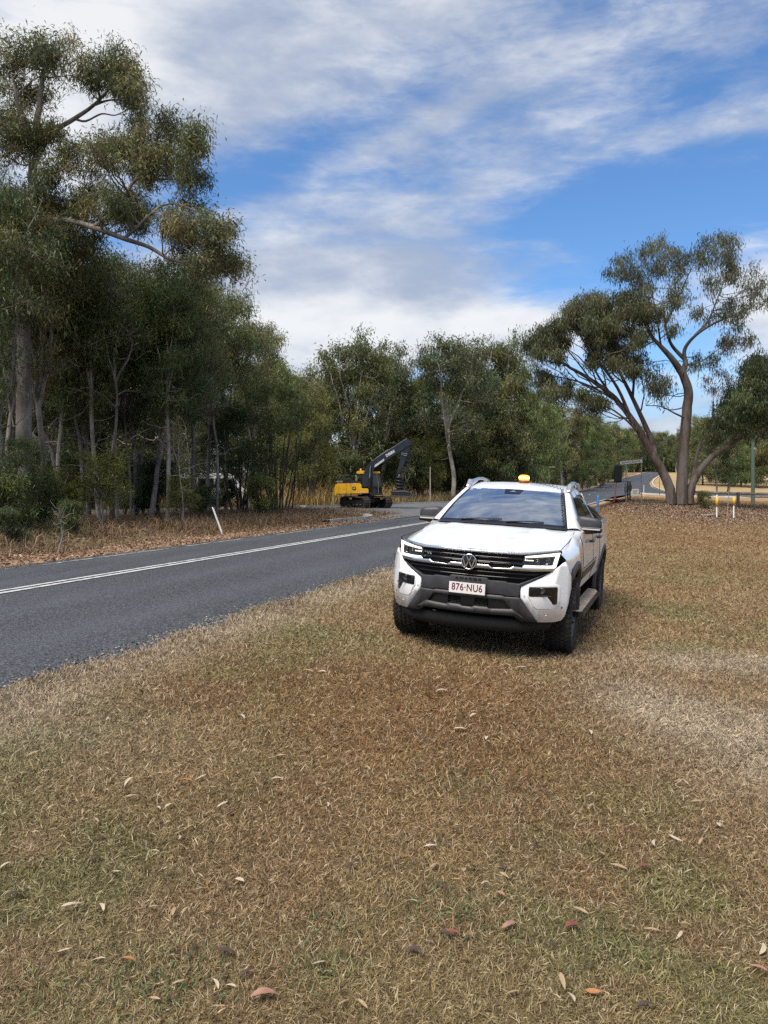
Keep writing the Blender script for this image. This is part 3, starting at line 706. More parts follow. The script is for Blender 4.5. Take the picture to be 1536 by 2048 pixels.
K['bushD'] = Kind(bush(43, 2.4, 1.1, (.082, .10, .042), 30, .2, .035, .4, 26), M['bark_dark'])
K['thin'] = Kind(gum(51, 9, .66, 1.0, 3, 16, .6, OLIVE, .17, .03, 6, 12, .065, .05, .55, dead=8), M['bark_pale'])

# ---- the tall gum leaning over the forest edge: limbs and clumps measured from the photo, at its own depth
def zc(x, y): return x * .390625, 50 + y * .390625
T = Tree(101); D0 = 27.0; base = drop(50, 1040); base = W(50, 1040, D0); base.z = zat(base.x, base.y)
B0 = np.array(base)
def hp(x, y, dy=0): return np.array(W(*zc(x, y), D0 + dy)) - B0
tr = T.limb([(0, 0, -.4), hp(125, 2000), hp(125, 1500, .2), hp(160, 1050, .3), hp(170, 700, .2), hp(200, 420), hp(230, 200)], .30, .06, 12, .01, 6)
T.limb([hp(165, 1010, .3), hp(330, 1000, -.4), hp(490, 1040, -.8), hp(640, 1095, -1.2), hp(760, 1135, -1.2), hp(860, 1195, -1.3), hp(930, 1215, -1.2)], .12, .04, 7)
T.limb([hp(480, 1035, -.8), hp(580, 960, -1), hp(640, 870, -.9), hp(700, 790, -.6), hp(800, 790, -.5), hp(900, 790, -.4)], .085, .025, 6)
T.limb([hp(640, 1090, -1.2), hp(740, 1000, -1.4), hp(820, 930, -1.5), hp(900, 915, -1.6), hp(1000, 950, -1.6)], .06, .02, 6)
T.limb([hp(170, 720, .2), hp(260, 560, .8), hp(380, 480, 1), hp(480, 410, 1.2), hp(560, 320, 1.2), hp(600, 220, 1.0)], .11, .025, 7)
T.limb([hp(385, 482, 1), hp(440, 492, 1.1), hp(520, 455, 1.3), hp(590, 462, 1.3), hp(660, 430, 1.2)], .045, .012, 6)
T.limb([hp(480, 410, 1.2), hp(560, 385, 1.3), hp(650, 385, 1.3)], .05, .015, 6)
T.limb([hp(180, 640), hp(100, 420, -.8), hp(60, 250, -1)], .11, .03, 7)
T.limb([hp(690, 800, -.6), hp(760, 690, -.3), hp(880, 600, 0)], .05, .015, 5)
T.limb([hp(200, 760, .2), hp(300, 750, -.6), hp(380, 690, -.9)], .06, .02, 5)
CL = [(60, 120, 80), (180, 190, 85), (280, 170, 55), (380, 190, 85), (440, 250, 75), (580, 150, 60), (620, 210, 70), (690, 270, 70), (690, 390, 55), (640, 330, 55), (60, 280, 100), (200, 320, 90), (90, 430, 95),
      (170, 560, 110), (60, 640, 110), (290, 560, 70), (380, 680, 95), (430, 760, 85), (530, 600, 75), (600, 640, 60), (710, 610, 80), (800, 580, 85), (920, 535, 75), (985, 620, 65), (880, 690, 75), (760, 700, 70),
      (690, 770, 50), (970, 770, 60), (1020, 820, 50), (690, 900, 75), (760, 960, 65), (600, 940, 65), (1030, 920, 60), (960, 1020, 85), (1085, 1090, 75), (1150, 1160, 80), (1060, 1180, 75), (950, 1110, 60),
      (1205, 1220, 45), (280, 930, 100), (100, 850, 105), (60, 1000, 110), (430, 930, 75), (500, 1000, 60), (330, 1020, 80), (200, 1090, 90), (440, 860, 70), (870, 1050, 50), (710, 500, 28), (1080, 1250, 50), (-60, 300, 120), (-80, 600, 130), (-60, 900, 130), (-90, 130, 90), (60, 520, 80), (250, 780, 80), (160, 950, 90)]
for (x, y, rr) in CL:
    dy = T.r.normal(0, 1.0) + (0 if x < 900 else -1.0)
    rad = rr * .390625 * D0 / FPX * 1.05
    for q_ in range(3 if rr > 60 else 2):
        c = hp(x, y, dy) + T.r.normal(0, rad * .55, 3)
        tint = [(.080, .090, .036), (.098, .098, .040), (.064, .078, .036), (.115, .098, .045)][T.r.choice(4, p=[.4, .25, .22, .13])]
        T.clump(c, rad * T.r.uniform(.5, 1.05), 14, 28, .16, .034, .35, np.array(tint) * 1.65, .3, .8, .2, .010, .19)
def fill(T, fn, CL, n, r0, r1, dyw, twigs, leaves, L, wd, droop, tints, mx=130, D=D0 if 'D0' in globals() else 27.0, k_=.390625, sp=.13):
    CL = np.array(CL, float)
    for _ in range(n):
        a = CL[T.r.integers(len(CL))]; d = np.hypot(CL[:, 0] - a[0], CL[:, 1] - a[1]); nb = np.where((d > 1) & (d < mx))[0]
        if not len(nb): continue
        b = CL[nb[T.r.integers(len(nb))]]; u = T.r.random(); x, y = a[:2] * (1 - u) + b[:2] * u
        c = fn(x, y, T.r.normal(0, dyw)) + T.r.normal(0, .25, 3)
        T.clump(c, T.r.uniform(r0, r1), twigs, leaves, L, wd, droop, tints[T.r.integers(len(tints))], .3, .85, .15, .007, sp)
fill(T, hp, CL, 110, .4, .8, 1.0, 9, 22, .16, .034, .4, [(.14, .15, .06), (.16, .155, .065), (.11, .125, .055), (.19, .16, .075)])
K['hero'] = Kind(T, M['bark_grey'])
K['hero'].place('gum_tree', 'tallest gum tree at the left, limbs reaching out over the forest against the sky', 'tree', base)

# ---- the three trunks on the bank beside the street sign
def z5(x, y): return 1020 + x * .33594, 440 + y * .33594
D1 = 42.0
def mk(seed, bx, by):
    b = W(*z5(bx, by), D1); b.z = zat(b.x, b.y) - .05
    return Tree(seed), np.array(b)
def hq(B, x, y, dy=0): return np.array(W(*z5(x, y), D1 + dy)) - B
# upright open-crowned gum
T, B = mk(111, 1022, 1668)
q5 = lambda x, y, dy=0: hq(B, x, y, dy)
T.limb([q5(1022, 1690), q5(1024, 1600), q5(1032, 1400), q5(1052, 1150), q5(1062, 1030), q5(1035, 930), q5(1005, 885)], .33, .19, 12, .01)
T.limb([q5(1010, 890), q5(960, 820, -.3), q5(900, 755, -.5), q5(850, 700, -.6), q5(800, 620, -.7)], .19, .05, 8)
T.limb([q5(1030, 905), q5(1045, 840, .3), q5(1010, 800, .5), q5(960, 740, .7), q5(930, 650, .8), q5(915, 520, .8)], .16, .04, 8)
T.limb([q5(1042, 850, .3), q5(1040, 770, .2), q5(1090, 700, -.2), q5(1170, 640, -.6), q5(1270, 590, -1), q5(1390, 545, -1.2)], .12, .03, 7)
T.limb([q5(1100, 690, -.2), q5(1180, 600, .6), q5(1230, 480, .9), q5(1280, 350, 1)], .08, .02, 6)
T.limb([q5(925, 620, .8), q5(1000, 470, 1.2), q5(1060, 330, 1.3), q5(1130, 200, 1.2)], .06, .02, 6)
T.limb([q5(860, 720, -.6), q5(760, 770, -1), q5(700, 775, -1.2)], .05, .015, 5)
T.limb([q5(900, 760, -.5), q5(870, 560, -1.2), q5(830, 380, -1.4), q5(780, 280, -1.4)], .06, .015, 6)
T.limb([q5(1270, 590, -1), q5(1340, 620, -1.1), q5(1390, 600, -1.1)], .03, .01, 5)
T.limb([q5(1045, 1180), q5(980, 1150, -.6), q5(900, 1110, -.9), q5(810, 1105, -1)], .06, .02, 5)
T.limb([q5(1050, 860, .3), q5(1120, 850, -.3), q5(1200, 800, -.6), q5(1290, 730, -.8)], .05, .015, 5)
CL = [(650, 230, 62), (615, 320, 50), (690, 300, 60), (790, 200, 65), (880, 150, 55), (890, 280, 90), (1000, 160, 60), (1060, 320, 95), (1150, 110, 55), (1200, 230, 80), (1290, 150, 60), (1330, 220, 55), (1310, 330, 75), (1180, 400, 85),
      (1400, 360, 65), (1480, 380, 70), (1450, 470, 55), (1290, 490, 60), (960, 400, 75), (850, 370, 75), (760, 420, 55), (1110, 510, 55), (1000, 500, 55), (880, 540, 50), (1350, 690, 50), (1280, 730, 45), (1410, 740, 45), (740, 340, 50), (970, 240, 60), (1120, 200, 55), (1250, 100, 40), (1540, 470, 55), (1240, 560, 50),
      (850, 930, 60), (930, 990, 45), (1100, 830, 45), (1190, 840, 45), (880, 1010, 40), (800, 880, 50), (960, 640, 40), (700, 470, 40), (1400, 560, 45)]
for (x, y, rr) in CL:
  for q_ in range(2):
    rad = rr * .336 * D1 / FPX * T.r.uniform(.7, 1.05); c = q5(x, y, T.r.normal(0, 1.5)) + T.r.normal(0, rad * .5, 3)
    T.clump(c, rad, 10, 13, .20, .042, 1.05, np.array([(.082, .088, .052), (.075, .085, .045), (.10, .10, .055)][T.r.integers(3)]) * 1.6, .32, .9, .1, .011, .15)
fill(T, q5, CL, 80, .4, .85, 1.3, 8, 12, .18, .034, 1.0, [(.14, .145, .085), (.12, .135, .07), (.16, .155, .085)], 150, sp=.15)
K['open'] = Kind(T, M['bark_rust'])
K['open'].place('gum_tree', 'open-crowned gum with one tall upright crooked trunk beside the street sign', 'tree', B)
# leaning fan-shaped gum
T, B = mk(112, 958, 1668)
T.limb([q5(962, 1690), q5(950, 1600), q5(905, 1490), q5(850, 1400), q5(790, 1290), q5(700, 1150), q5(600, 1040), q5(480, 950), q5(360, 880), q5(250, 800)], .29, .05, 10, .01)
T.limb([q5(860, 1415), q5(850, 1330, .4), q5(790, 1190, .6), q5(720, 1040, .8), q5(660, 920, .9), q5(600, 800, .9), q5(540, 660, .8)], .17, .04, 8)
T.limb([q5(720, 1180), q5(640, 1000, -.6), q5(540, 860, -.9), q5(450, 740, -1), q5(380, 620, -1)], .10, .03, 6)
T.limb([q5(640, 1080), q5(520, 1010, .7), q5(400, 960, 1), q5(270, 930, 1.2), q5(180, 900, 1.2)], .08, .02, 6)
T.limb([q5(730, 1060, .8), q5(740, 900, 1.3), q5(730, 760, 1.5), q5(700, 620, 1.5)], .08, .02, 6)
T.limb([q5(780, 1280), q5(680, 1180, -.9), q5(560, 1100, -1.4), q5(440, 1060, -1.6)], .07, .02, 6)
T.limb([q5(480, 950), q5(380, 820, .8), q5(300, 740, 1.1), q5(200, 730, 1.2)], .05, .02, 5)
T.limb([q5(600, 1040), q5(500, 880, 1.4), q5(460, 700, 1.7), q5(470, 560, 1.7)], .07, .02, 5)
CL = [(470, 480, 60), (420, 520, 75), (540, 520, 70), (360, 570, 75), (620, 560, 75), (290, 620, 75), (700, 520, 65), (220, 680, 65), (170, 740, 60), (380, 630, 75), (500, 620, 70), (600, 640, 75), (690, 640, 75), (760, 580, 60), (130, 790, 45),
      (610, 760, 65), (490, 720, 55), (700, 780, 70), (760, 700, 60), (260, 780, 50), (560, 690, 60), (320, 690, 55), (440, 580, 70), (560, 590, 70), (660, 480, 60), (330, 990, 42), (240, 1010, 40), (430, 1060, 42), (530, 1080, 45), (180, 930, 40), (740, 880, 50), (640, 860, 40), (820, 560, 55), (760, 480, 55), (480, 830, 35)]
for (x, y, rr) in CL:
  for q_ in range(3):
    rad = rr * .336 * D1 / FPX * T.r.uniform(.6, 1.0); c = q5(x, y, T.r.normal(0, 1.4)) + T.r.normal(0, rad * .6, 3)
    T.clump(c, rad, 12, 24, .20, .048, .95, np.array([(.062, .070, .036), (.070, .078, .038), (.085, .088, .046)][T.r.integers(3)]) * 1.6, .3, .75, .2, .010, .14)
for k in range(34):
    x, y, rr = CL[T.r.integers(len(CL))]; e = q5(x + T.r.normal(0, 35), y + T.r.normal(0, 30), T.r.normal(0, 1.2)); d, pt, pr_ = T.nearest(e * .55 + np.array([0, 0, 1.5]), .1)
    T.tube(T.curve(pt, e, .18, 9, .04), min(.05, pr_ * .5), .012, 5, True)
fill(T, q5, CL, 170, .4, .8, 1.3, 9, 20, .17, .036, .9, [(.105, .115, .058), (.12, .125, .062), (.14, .14, .075)], 120, sp=.14)
K['fan'] = Kind(T, M['bark_rust'])
K['fan'].place('gum_tree', 'leaning gum with a fan of bare limbs under a dark canopy, over the road', 'tree', B)
# low limb and dark crown on the right
T, B = mk(113, 1072, 1668)
T.limb([q5(1068, 1690), q5(1078, 1600), q5(1105, 1530), q5(1180, 1430), q5(1290, 1350), q5(1420, 1270), q5(1540, 1210), q5(1680, 1150)], .24, .06, 10, .01)
T.limb([q5(1085, 1590), q5(1100, 1450, .6), q5(1135, 1320, .8), q5(1200, 1210, .9), q5(1210, 1080, .9)], .13, .04, 7)
T.limb([q5(1290, 1350), q5(1380, 1230, -.6), q5(1440, 1120, -.9), q5(1500, 1000, -1)], .09, .03, 6)
T.limb([q5(1200, 1200, .9), q5(1280, 1120, .6), q5(1380, 1040, .4)], .06, .02, 6)
T.limb([q5(1420, 1270), q5(1540, 1300, .9), q5(1640, 1310, 1)], .05, .02, 5)
CL = [(1430, 880, 80), (1500, 890, 75), (1390, 980, 95), (1480, 1020, 95), (1300, 1090, 75), (1400, 1110, 90), (1500, 1130, 90), (1260, 1230, 65), (1330, 1190, 75), (1580, 960, 100), (1600, 1100, 100), (1450, 1210, 70), (1540, 1200, 75), (1180, 1290, 55), (1330, 1010, 70), (1500, 950, 80), (1620, 1220, 80), (1560, 840, 80), (1250, 1140, 50), (1660, 1000, 100)]
for (x, y, rr) in CL:
    rad = rr * .336 * D1 / FPX
    for q_ in range(2):
        c = q5(x, y, T.r.normal(0, 1.6)) + T.r.normal(0, rad * .35, 3)
        T.clump(c, rad, 16, 26, .20, .045, .8, np.array([(.058, .068, .030), (.066, .080, .033), (.05, .06, .03)][T.r.integers(3)]) * 1.7, .3, .75, .2, .009, .15)
for (x, y, rr) in [(1240, 900, 55), (1170, 945, 45), (1290, 930, 50), (1210, 1000, 35)]:
    T.clump(q5(x, y, T.r.normal(0, .8)), rr * .336 * D1 / FPX, 12, 12, .17, .03, .9, (.13, .075, .045), .3, .7, .1, .009, .14)
fill(T, q5, CL[:20], 60, .5, 1.0, 1.6, 10, 22, .19, .04, .8, [(.10, .115, .05), (.115, .135, .055), (.085, .10, .05)], 150, sp=.16)
K['lowlimb'] = Kind(T, M['bark_rust'])
K['lowlimb'].place('gum_tree', 'dark spreading gum at the right frame edge, its long low limb rising to the right', 'tree', B)

# ---- placing the rest: photo column of the trunk, distance, height
prng = random.Random(5)
def plant(kind, px, Y, h, label, h0, name='gum_tree', cat='tree', group=None, bark=None, wsc=1.0):
    x = (px - 768) / FPX * Y * 1.0; z = zat(x, Y)
    return K[kind].place(name, label, cat, (x, Y, z - .05), prng.random() * 6.28, h / h0 * wsc, group, h / h0, bark)
FOREST = 'gum trees of the forest on the left'
# front row of the left forest, one label each
for a in [('tallB', 116, 31, 10.5, 'slender grey stem, left one of a close pair right of the thick left trunk'), ('tallC', 130, 32.5, 11, 'slender grey stem, right one of the close pair beside the thick left trunk'),
          ('tallA', 12, 29, 12, 'gum cut by the left frame edge, stem left of the thick grey trunk'),
          ('tallC', 176, 34, 11, 'dark-crowned gum whose thin stem rises behind the yellow-green roadside bush'),
          ('tallA', 224, 36, 12, 'gum with thin straight stem midway between the close pair and the pale trunk'),
          ('tallC', 272, 35, 11, 'gum on a blackish leaning stem left of the pale trunk'),
          ('tallB', 334, 31.5, 11, 'pale smooth trunk standing nearest behind the tilted guide post'),
          ('tallA', 392, 37, 11.5, 'gum right of the pale trunk, crown leaning toward the clearing'),
          ('tallC', 450, 43, 12.2, 'gum above the hidden white vehicle, last tall crown of the forest edge'),
          ('tallA', 500, 47, 11.5, 'olive gum at the right end of the left forest, above the dense wattle')]:
    plant(a[0], a[1], a[2], a[3], a[4], 13, group=FOREST)
for a in [('tallC', 14, 25.5, 11.5, 'dark leafy gum at the left frame edge, in front of the thick grey trunk'), ('tallA', 84, 27.5, 12.2, 'leafy olive gum just right of the thick grey trunk'), ('tallB', 198, 31, 11.5, 'light green gum between the close pair of stems and the bright bush'), ('tallC', 300, 33, 11.2, 'dark dense crown above the pale trunk'), ('tallA', 420, 40, 11.6, 'olive crown above the left end of the hidden white van')]:
    plant(a[0], a[1], a[2], a[3], a[4], 13, group=FOREST)
for i in (1, 3, 6, 8, 9, 11, 13, 15):
    plant('thin', [28, 66, 142, 160, 190, 210, 236, 248, 262, 286, 300, 318, 350, 378, 410, 432][i], 29.5 + prng.random() * 6 + (i > 12) * 5, prng.uniform(7.5, 10.5), 'thin grey stem among the front trunks of the left forest', 9, group='thin grey stems at the front of the left forest', bark=M['bark_grey'])
plant('thin', 366, 30.5, 4.2, 'small white-stemmed sapling right of the pale trunk', 9, 'sapling', 'tree', bark=M['bark_pale'])
for i in range(34):
    px = -60 + i * 18 + prng.uniform(-10, 10); Y = 40 + prng.random() * 22
    if px > 360: Y = max(Y, 66) + prng.random() * 8
    plant(['tallA', 'tallB', 'tallC', 'thin', 'tallC'][i % 5], px, Y, prng.uniform(10.5, 14) * (.85 if px > 350 else 1), 'dark slim gum deep inside the left forest, seen only between nearer stems', 9 if i % 5 == 3 else 13, group='gums deep inside the left forest', bark=M['bark_dark'] if i % 2 else None)
for i in range(8):
    px = -50 + i * 58 + prng.uniform(-12, 12); Y = 46 + prng.random() * 8 if px < 340 else 66 + prng.random() * 8
    plant('denseD', px, Y, prng.uniform(8, 10.5), 'dense low dark tree filling the depth of the left forest', 14, group='dense trees in the depth of the left forest')
# wattles and shrubs at the forest edge
plant('wattle', 412, 43.5, 3.0, 'feathery dark bush in front of the left half of the white van', 6, 'bush', 'bush', 'bushes along the forest edge')
plant('bushD', 452, 43, 1.9, 'dark bush in front of the right half of the white van', 2.4, 'bush', 'bush', 'bushes along the forest edge')
plant('wattle', 45, 24, 3.0, 'highest leafy bush at the left, half covering the thick trunk', 6, 'bush', 'bush', 'bushes along the forest edge')
plant('wattle', 555, 39, 6.6, 'dense dark green wattle with reddish bare stems left of the side street', 6, 'wattle_tree', 'tree')
plant('wattle', 480, 40.5, 5.6, 'twiggy dark wattle hiding the front of the white vehicle', 6, 'wattle_tree', 'tree')
plant('wattleY', 608, 57.5, 8.5, 'yellowish green wattle behind the tall golden grass left of the digger', 5, 'wattle_tree', 'tree')
for a in [('bushG', 20, 23, 1.9, 1.7, 'tall leafy green bush at the left frame edge'), ('bushG', 80, 25, 1.9, 1.7, 'leafy green bush in front of the thick left trunk'), ('bushY', 105, 27, 2.2, 1.8, 'small mid-green bush right of the thick left trunk'),
          ('bushY', 205, 27.5, 2.7, 1.8, 'bright yellow-green bush in front of the forest, middle of the left verge'), ('bushY', 362, 31, 1.9, 1.8, 'yellow-green bush beside the small white stem'), ('bushD', 312, 34, 2.6, 2.4, 'dark green bush left of the pale trunk'),
          ('bushD', 405, 35.5, 1.5, 2.4, 'low drooping dark bush below the white vehicle'), ('bushD', 18, 19.5, 1.0, 2.4, 'low dark green bush closest to the road at the left frame edge'), ('bushG', 135, 22.5, 1.1, 1.7, 'knee-high green bush on the verge, left of the thin dead stalk'),
          ('bushG', 522, 37.5, 2.0, 1.7, 'light green bush at the foot of the dense wattle'), ('bushD', 145, 35, 3.0, 2.4, 'dark bush filling the gap behind the close pair of stems'), ('bushD', 250, 38, 3.0, 2.4, 'dark bush behind the bright yellow-green bush'),
          ('bushD', 60, 36, 3.4, 2.4, 'dark bush behind the thick left trunk')]:
    plant(a[0], a[1], a[2], a[3], a[5], a[4], 'bush', 'bush', 'bushes along the forest edge')
# row behind the side street
for a in [('roundB', 538, 72, 12.8, 'gum with a light green crown top right of the left forest'), ('roundA', 590, 74, 12.2, 'rounded olive gum above the golden grass'), ('denseD', 640, 82, 13.5, 'dense dark gum behind the rear of the digger'),
          ('roundA', 700, 70, 14.6, 'broad gum with spreading limbs straight above the yellow digger body'), ('roundC', 765, 78, 14.6, 'grey-green gum behind the digger boom'), ('denseD', 815, 84, 13.2, 'dark gum behind the digger arm'),
          ('roundC', 905, 74, 15.6, 'tallest of the middle gums, pale forked trunk left of the ute roof'), ('roundB', 870, 80, 12.5, 'gum left of the pale forked trunk, with a bright yellowish crown'), ('roundA', 975, 84, 17.2, 'tall gum above the amber beacon, reaching the bright cloud'),
          ('denseD', 1015, 80, 13.2, 'dark dense gum right of the amber beacon'), ('roundB', 1062, 98, 13.5, 'green gum over the right part of the ute roof'), ('denseD', 940, 90, 13.0, 'dark gum in shadow behind the pale forked trunk')]:
    plant(a[0], a[1], a[2], a[3], a[4], 14, group='gums behind the side street')
for i, (px, Y, h) in enumerate([(560, 67, 5), (655, 71, 4.5), (700, 66.5, 4.2), (760, 72, 5.5), (815, 72, 4.8), (850, 74, 6), (905, 79, 5), (960, 80, 6), (1005, 84, 6.5), (1040, 90, 5), (625, 76, 7), (735, 80, 8), (880, 88, 8), (985, 92, 9), (790, 86, 8), (590, 84, 8), (930, 92, 7)]):
    plant(['bushD', 'wattleY', 'bushD', 'wattle'][i % 4], px, Y, h, 'bushy green undergrowth tree below the gums behind the side street', [2.4, 5, 2.4, 6][i % 4], 'shrub_tree', 'shrub', 'undergrowth trees behind the side street')
# along the left of the climbing road
for i, (px, Y, h, k) in enumerate([(1095, 112, 13, 'roundB'), (1122, 128, 14.5, 'roundA'), (1150, 140, 13.5, 'roundB'), (1172, 160, 15.5, 'roundB'), (1196, 180, 14.5, 'roundA'), (1216, 205, 16, 'denseD'), (1238, 230, 15, 'roundB'), (1255, 255, 14, 'roundA'), (1088, 120, 8, 'denseD'), (1130, 136, 9, 'denseD'), (1165, 150, 8, 'denseD'), (1200, 172, 8, 'denseD'), (1228, 214, 9, 'denseD')]):
    plant(k, px, Y, h, 'green gum in the wall of trees along the left side of the climbing road', 14, group='trees lining the climbing road')
# far trees across the end of the road and behind the paddock
for i, (px, Y, h, k) in enumerate([(1268, 400, 24, 'roundA'), (1285, 430, 20, 'roundB'), (1302, 460, 22, 'roundC'), (1322, 450, 24, 'roundA'), (1338, 420, 20, 'roundB'), (1352, 380, 18, 'roundA'), (1372, 340, 20, 'roundC'), (1250, 330, 18, 'roundB'), (1395, 300, 18, 'roundA'), (1362, 300, 12, 'roundB')]):
    plant(k, px, Y, h, 'small distant gum at the far end of the road', 14, group='distant trees at the far end of the road')
for i, (px, Y, h, k) in enumerate([(1405, 182, 15, 'denseD'), (1432, 176, 13, 'roundB'), (1458, 172, 14, 'denseD'), (1482, 168, 15, 'denseD'), (1510, 165, 14, 'roundB'), (1540, 160, 16, 'denseD'), (1570, 160, 15, 'roundA'), (1420, 196, 17, 'roundA'), (1495, 190, 18, 'roundC')]):
    plant(k, px, Y, h, 'shaded gum in the dark row behind the dry paddock', 14, group='trees behind the dry paddock')
plant('roundC', 1434, 100, 8.5, 'small gum with a thick short trunk on the dry paddock, left of two', 14, bark=M['bark_grey'])
plant('roundB', 1452, 101, 8.0, 'small leaning gum on the dry paddock, right of two', 14, bark=M['bark_grey'])
# far-off wood closing the view on every side
T = Tree(900)
for i in range(330):
    a = math.radians(prng.uniform(-78, 78)); Y_ = prng.uniform(120, 210) if abs(a) > .5 else prng.uniform(150, 230)
    x, y = math.sin(a) * Y_, math.cos(a) * Y_
    s, t = st(x, y)
    if -16 < t < 20 and s > 90: continue
    if 0 < x / y and x / y > .36 and Y_ < 205 and t < 0: continue
    z = zat(x, y); h = prng.uniform(9, 15)
    T.tube([(x, y, z - .2), (x + .2, y, z + h * .5), (x, y, z + h * .8)], .2, .08, 5, False)
    for k in range(9):
        c = np.array([x + prng.gauss(0, 2), y + prng.gauss(0, 2), z + h * prng.uniform(.15, .95)])
        n_ = 60; B_ = c + T.r.normal(0, 1, (n_, 3)) * np.array([1.2, 1.2, .9])
        T.leaves(B_, .9, .35, .5, np.array([(.105, .12, .05), (.085, .10, .042), (.115, .125, .06)][k % 3]), .25)
for i in range(90):
    Y_ = prng.uniform(395, 520); k_ = prng.uniform(.29, .47); x, y = Y_ * k_, Y_; z = zat(x, y); h = prng.uniform(9, 20)
    T.tube([(x, y, z - .2), (x + .2, y, z + h * .5), (x, y, z + h * .8)], .3, .1, 5, False)
    for k in range(9):
        c = np.array([x + prng.gauss(0, 3), y + prng.gauss(0, 3), z + h * prng.uniform(.05, .95)])
        T.leaves(c + T.r.normal(0, 1, (60, 3)) * np.array([2, 2, 1.4]), 1.4, .7, .5, np.array([(.11, .13, .055), (.09, .11, .05), (.12, .13, .065)][k % 3]), .25)
wood = link('far_wood', T.crown_mesh(), M['leaf']); tag(wood, 'far-off gum wood closing the horizon', None, None, 'stuff')
wt = link('far_wood', T.trunk_mesh(), M['bark_dark']); tag(wt, kind='stuff')
# ------------------------------------------------------------------ the ute (u = across, v = back from the nose, w = up; metres)
UX, UY, UYAW, UROL, UPIT = .789, 7.596, .358, .054, .011
def ute_point(u, v, w):
    u, w = u * math.cos(UROL) + w * math.sin(UROL), -u * math.sin(UROL) + w * math.cos(UROL)
    v, w = v * math.cos(UPIT) + w * math.sin(UPIT), -v * math.sin(UPIT) + w * math.cos(UPIT)
    return Vector((UX + u * math.cos(UYAW) + v * math.sin(UYAW), UY - u * math.sin(UYAW) + v * math.cos(UYAW), w))
_o = ute_point(0, 0, 0); _ax = [ute_point(*a) - _o for a in ((1, 0, 0), (0, 1, 0), (0, 0, 1))]
UM = Matrix(((_ax[0].x, _ax[1].x, _ax[2].x, _o.x), (_ax[0].y, _ax[1].y, _ax[2].y, _o.y), (_ax[0].z, _ax[1].z, _ax[2].z, _o.z), (0, 0, 0, 1)))
ute = thing('ute', 'white dual-cab ute with glowing headlights parked on the dry grass', 'ute')
ute.matrix_world = UM
def paint(name, base):
    m_ = mat(name, base, 0.28, coat=1.0, spec=0.5); t = m_.node_tree; gg = G(t); b = t.nodes['Principled BSDF']
    c = t.nodes.new('ShaderNodeTexCoord').outputs['Object']; sx = t.nodes.new('ShaderNodeSeparateXYZ'); t.links.new(c, sx.inputs[0])
    # tan ground reflection painted into the lower door colour, broken up by noise
    f = gg.m('MULTIPLY', gg.m('MULTIPLY', gg.ss(sx.outputs[1], 1.25, 1.7), gg.ss(sx.outputs[2], 1.18, .62)), gg.ss(gg.noise(gg.mapping(c, scale=(1, 1, .45)), 3.0, 6, .65), .22, .6))
    t.links.new(gg.mix(gg.m('MULTIPLY', f, .62), (*base, 1), (.44, .37, .30, 1)), b.inputs['Base Color'])
    t.links.new(gg.m('ADD', gg.m('MULTIPLY', f, .45), .24), b.inputs['Roughness']); t.links.new(gg.m('SUBTRACT', 1.0, f), b.inputs['Coat Weight'])
    return m_
M['ute_white'] = paint('white_ute_paint', (.84, .85, .86))
M['grey_trim'] = varied('charcoal_trim', (.036, .036, .04), (.05, .049, .052), 9, .42, .08, 300)
M['gloss_black'] = mat('gloss_black', (.006, .006, .007), .08, spec=.6)
M['chrome'] = mat('chrome', (.72, .73, .75), .10, 1.0)
M['satin'] = mat('satin_silver', (.62, .63, .66), .28, .85)
M['drl'] = mat('lit_light_strip', (.9, .9, .85), .3, emit=(1.0, .97, .86), estr=.75)
M['lens'] = mat('lamp_reflector', (.10, .10, .105), .12, .7)
M['dark_glass'] = mat('tinted_glass', (.006, .008, .009), .04, spec=.7)
M['rubber'] = varied('tyre_rubber', (.012, .012, .013), (.034, .031, .028), 5, .85, .2, 90)
M['rubber_dusty'] = varied('dusty_sidewall', (.030, .029, .028), (.075, .068, .06), 7, .9)
M['alloy'] = mat('dark_alloy', (.10, .10, .105), .35, .8)
M['dust_tread'] = varied('dusty_step', (.60, .48, .35), (.45, .35, .25), 6, .95)
M['under'] = mat('underbody', (.008, .008, .008), .9)
M['plate_white'] = mat('plate_white', (.74, .71, .70), .4)
M['maroon'] = mat('plate_maroon', (.12, .012, .028), .5)
M['interior'] = mat('cabin_fabric', (.05, .05, .054), .9)
def glass_mat(name, tint, refl):
    m_ = bpy.data.materials.new(name); m_.use_nodes = True; t = m_.node_tree; t.nodes.clear()
    tr = t.nodes.new('ShaderNodeBsdfTransparent'); tr.inputs[0].default_value = (*tint, 1)
    gl = t.nodes.new('ShaderNodeBsdfGlossy'); gl.inputs['Roughness'].default_value = .02; gl.inputs[0].default_value = (.9, .95, 1, 1)
    fr = t.nodes.new('ShaderNodeFresnel'); fr.inputs[0].default_value = 1.55
    gg = G(t); f = gg.m('ADD', gg.m('MULTIPLY', fr.outputs[0], 1.5), refl, clamp=True)
    mx = t.nodes.new('ShaderNodeMixShader'); t.links.new(f, mx.inputs[0]); t.links.new(tr.outputs[0], mx.inputs[1]); t.links.new(gl.outputs[0], mx.inputs[2])
    o = t.nodes.new('ShaderNodeOutputMaterial'); t.links.new(mx.outputs[0], o.inputs[0]); return m_
M['windscreen'] = glass_mat('windscreen_glass', (.66, .70, .70), .46)

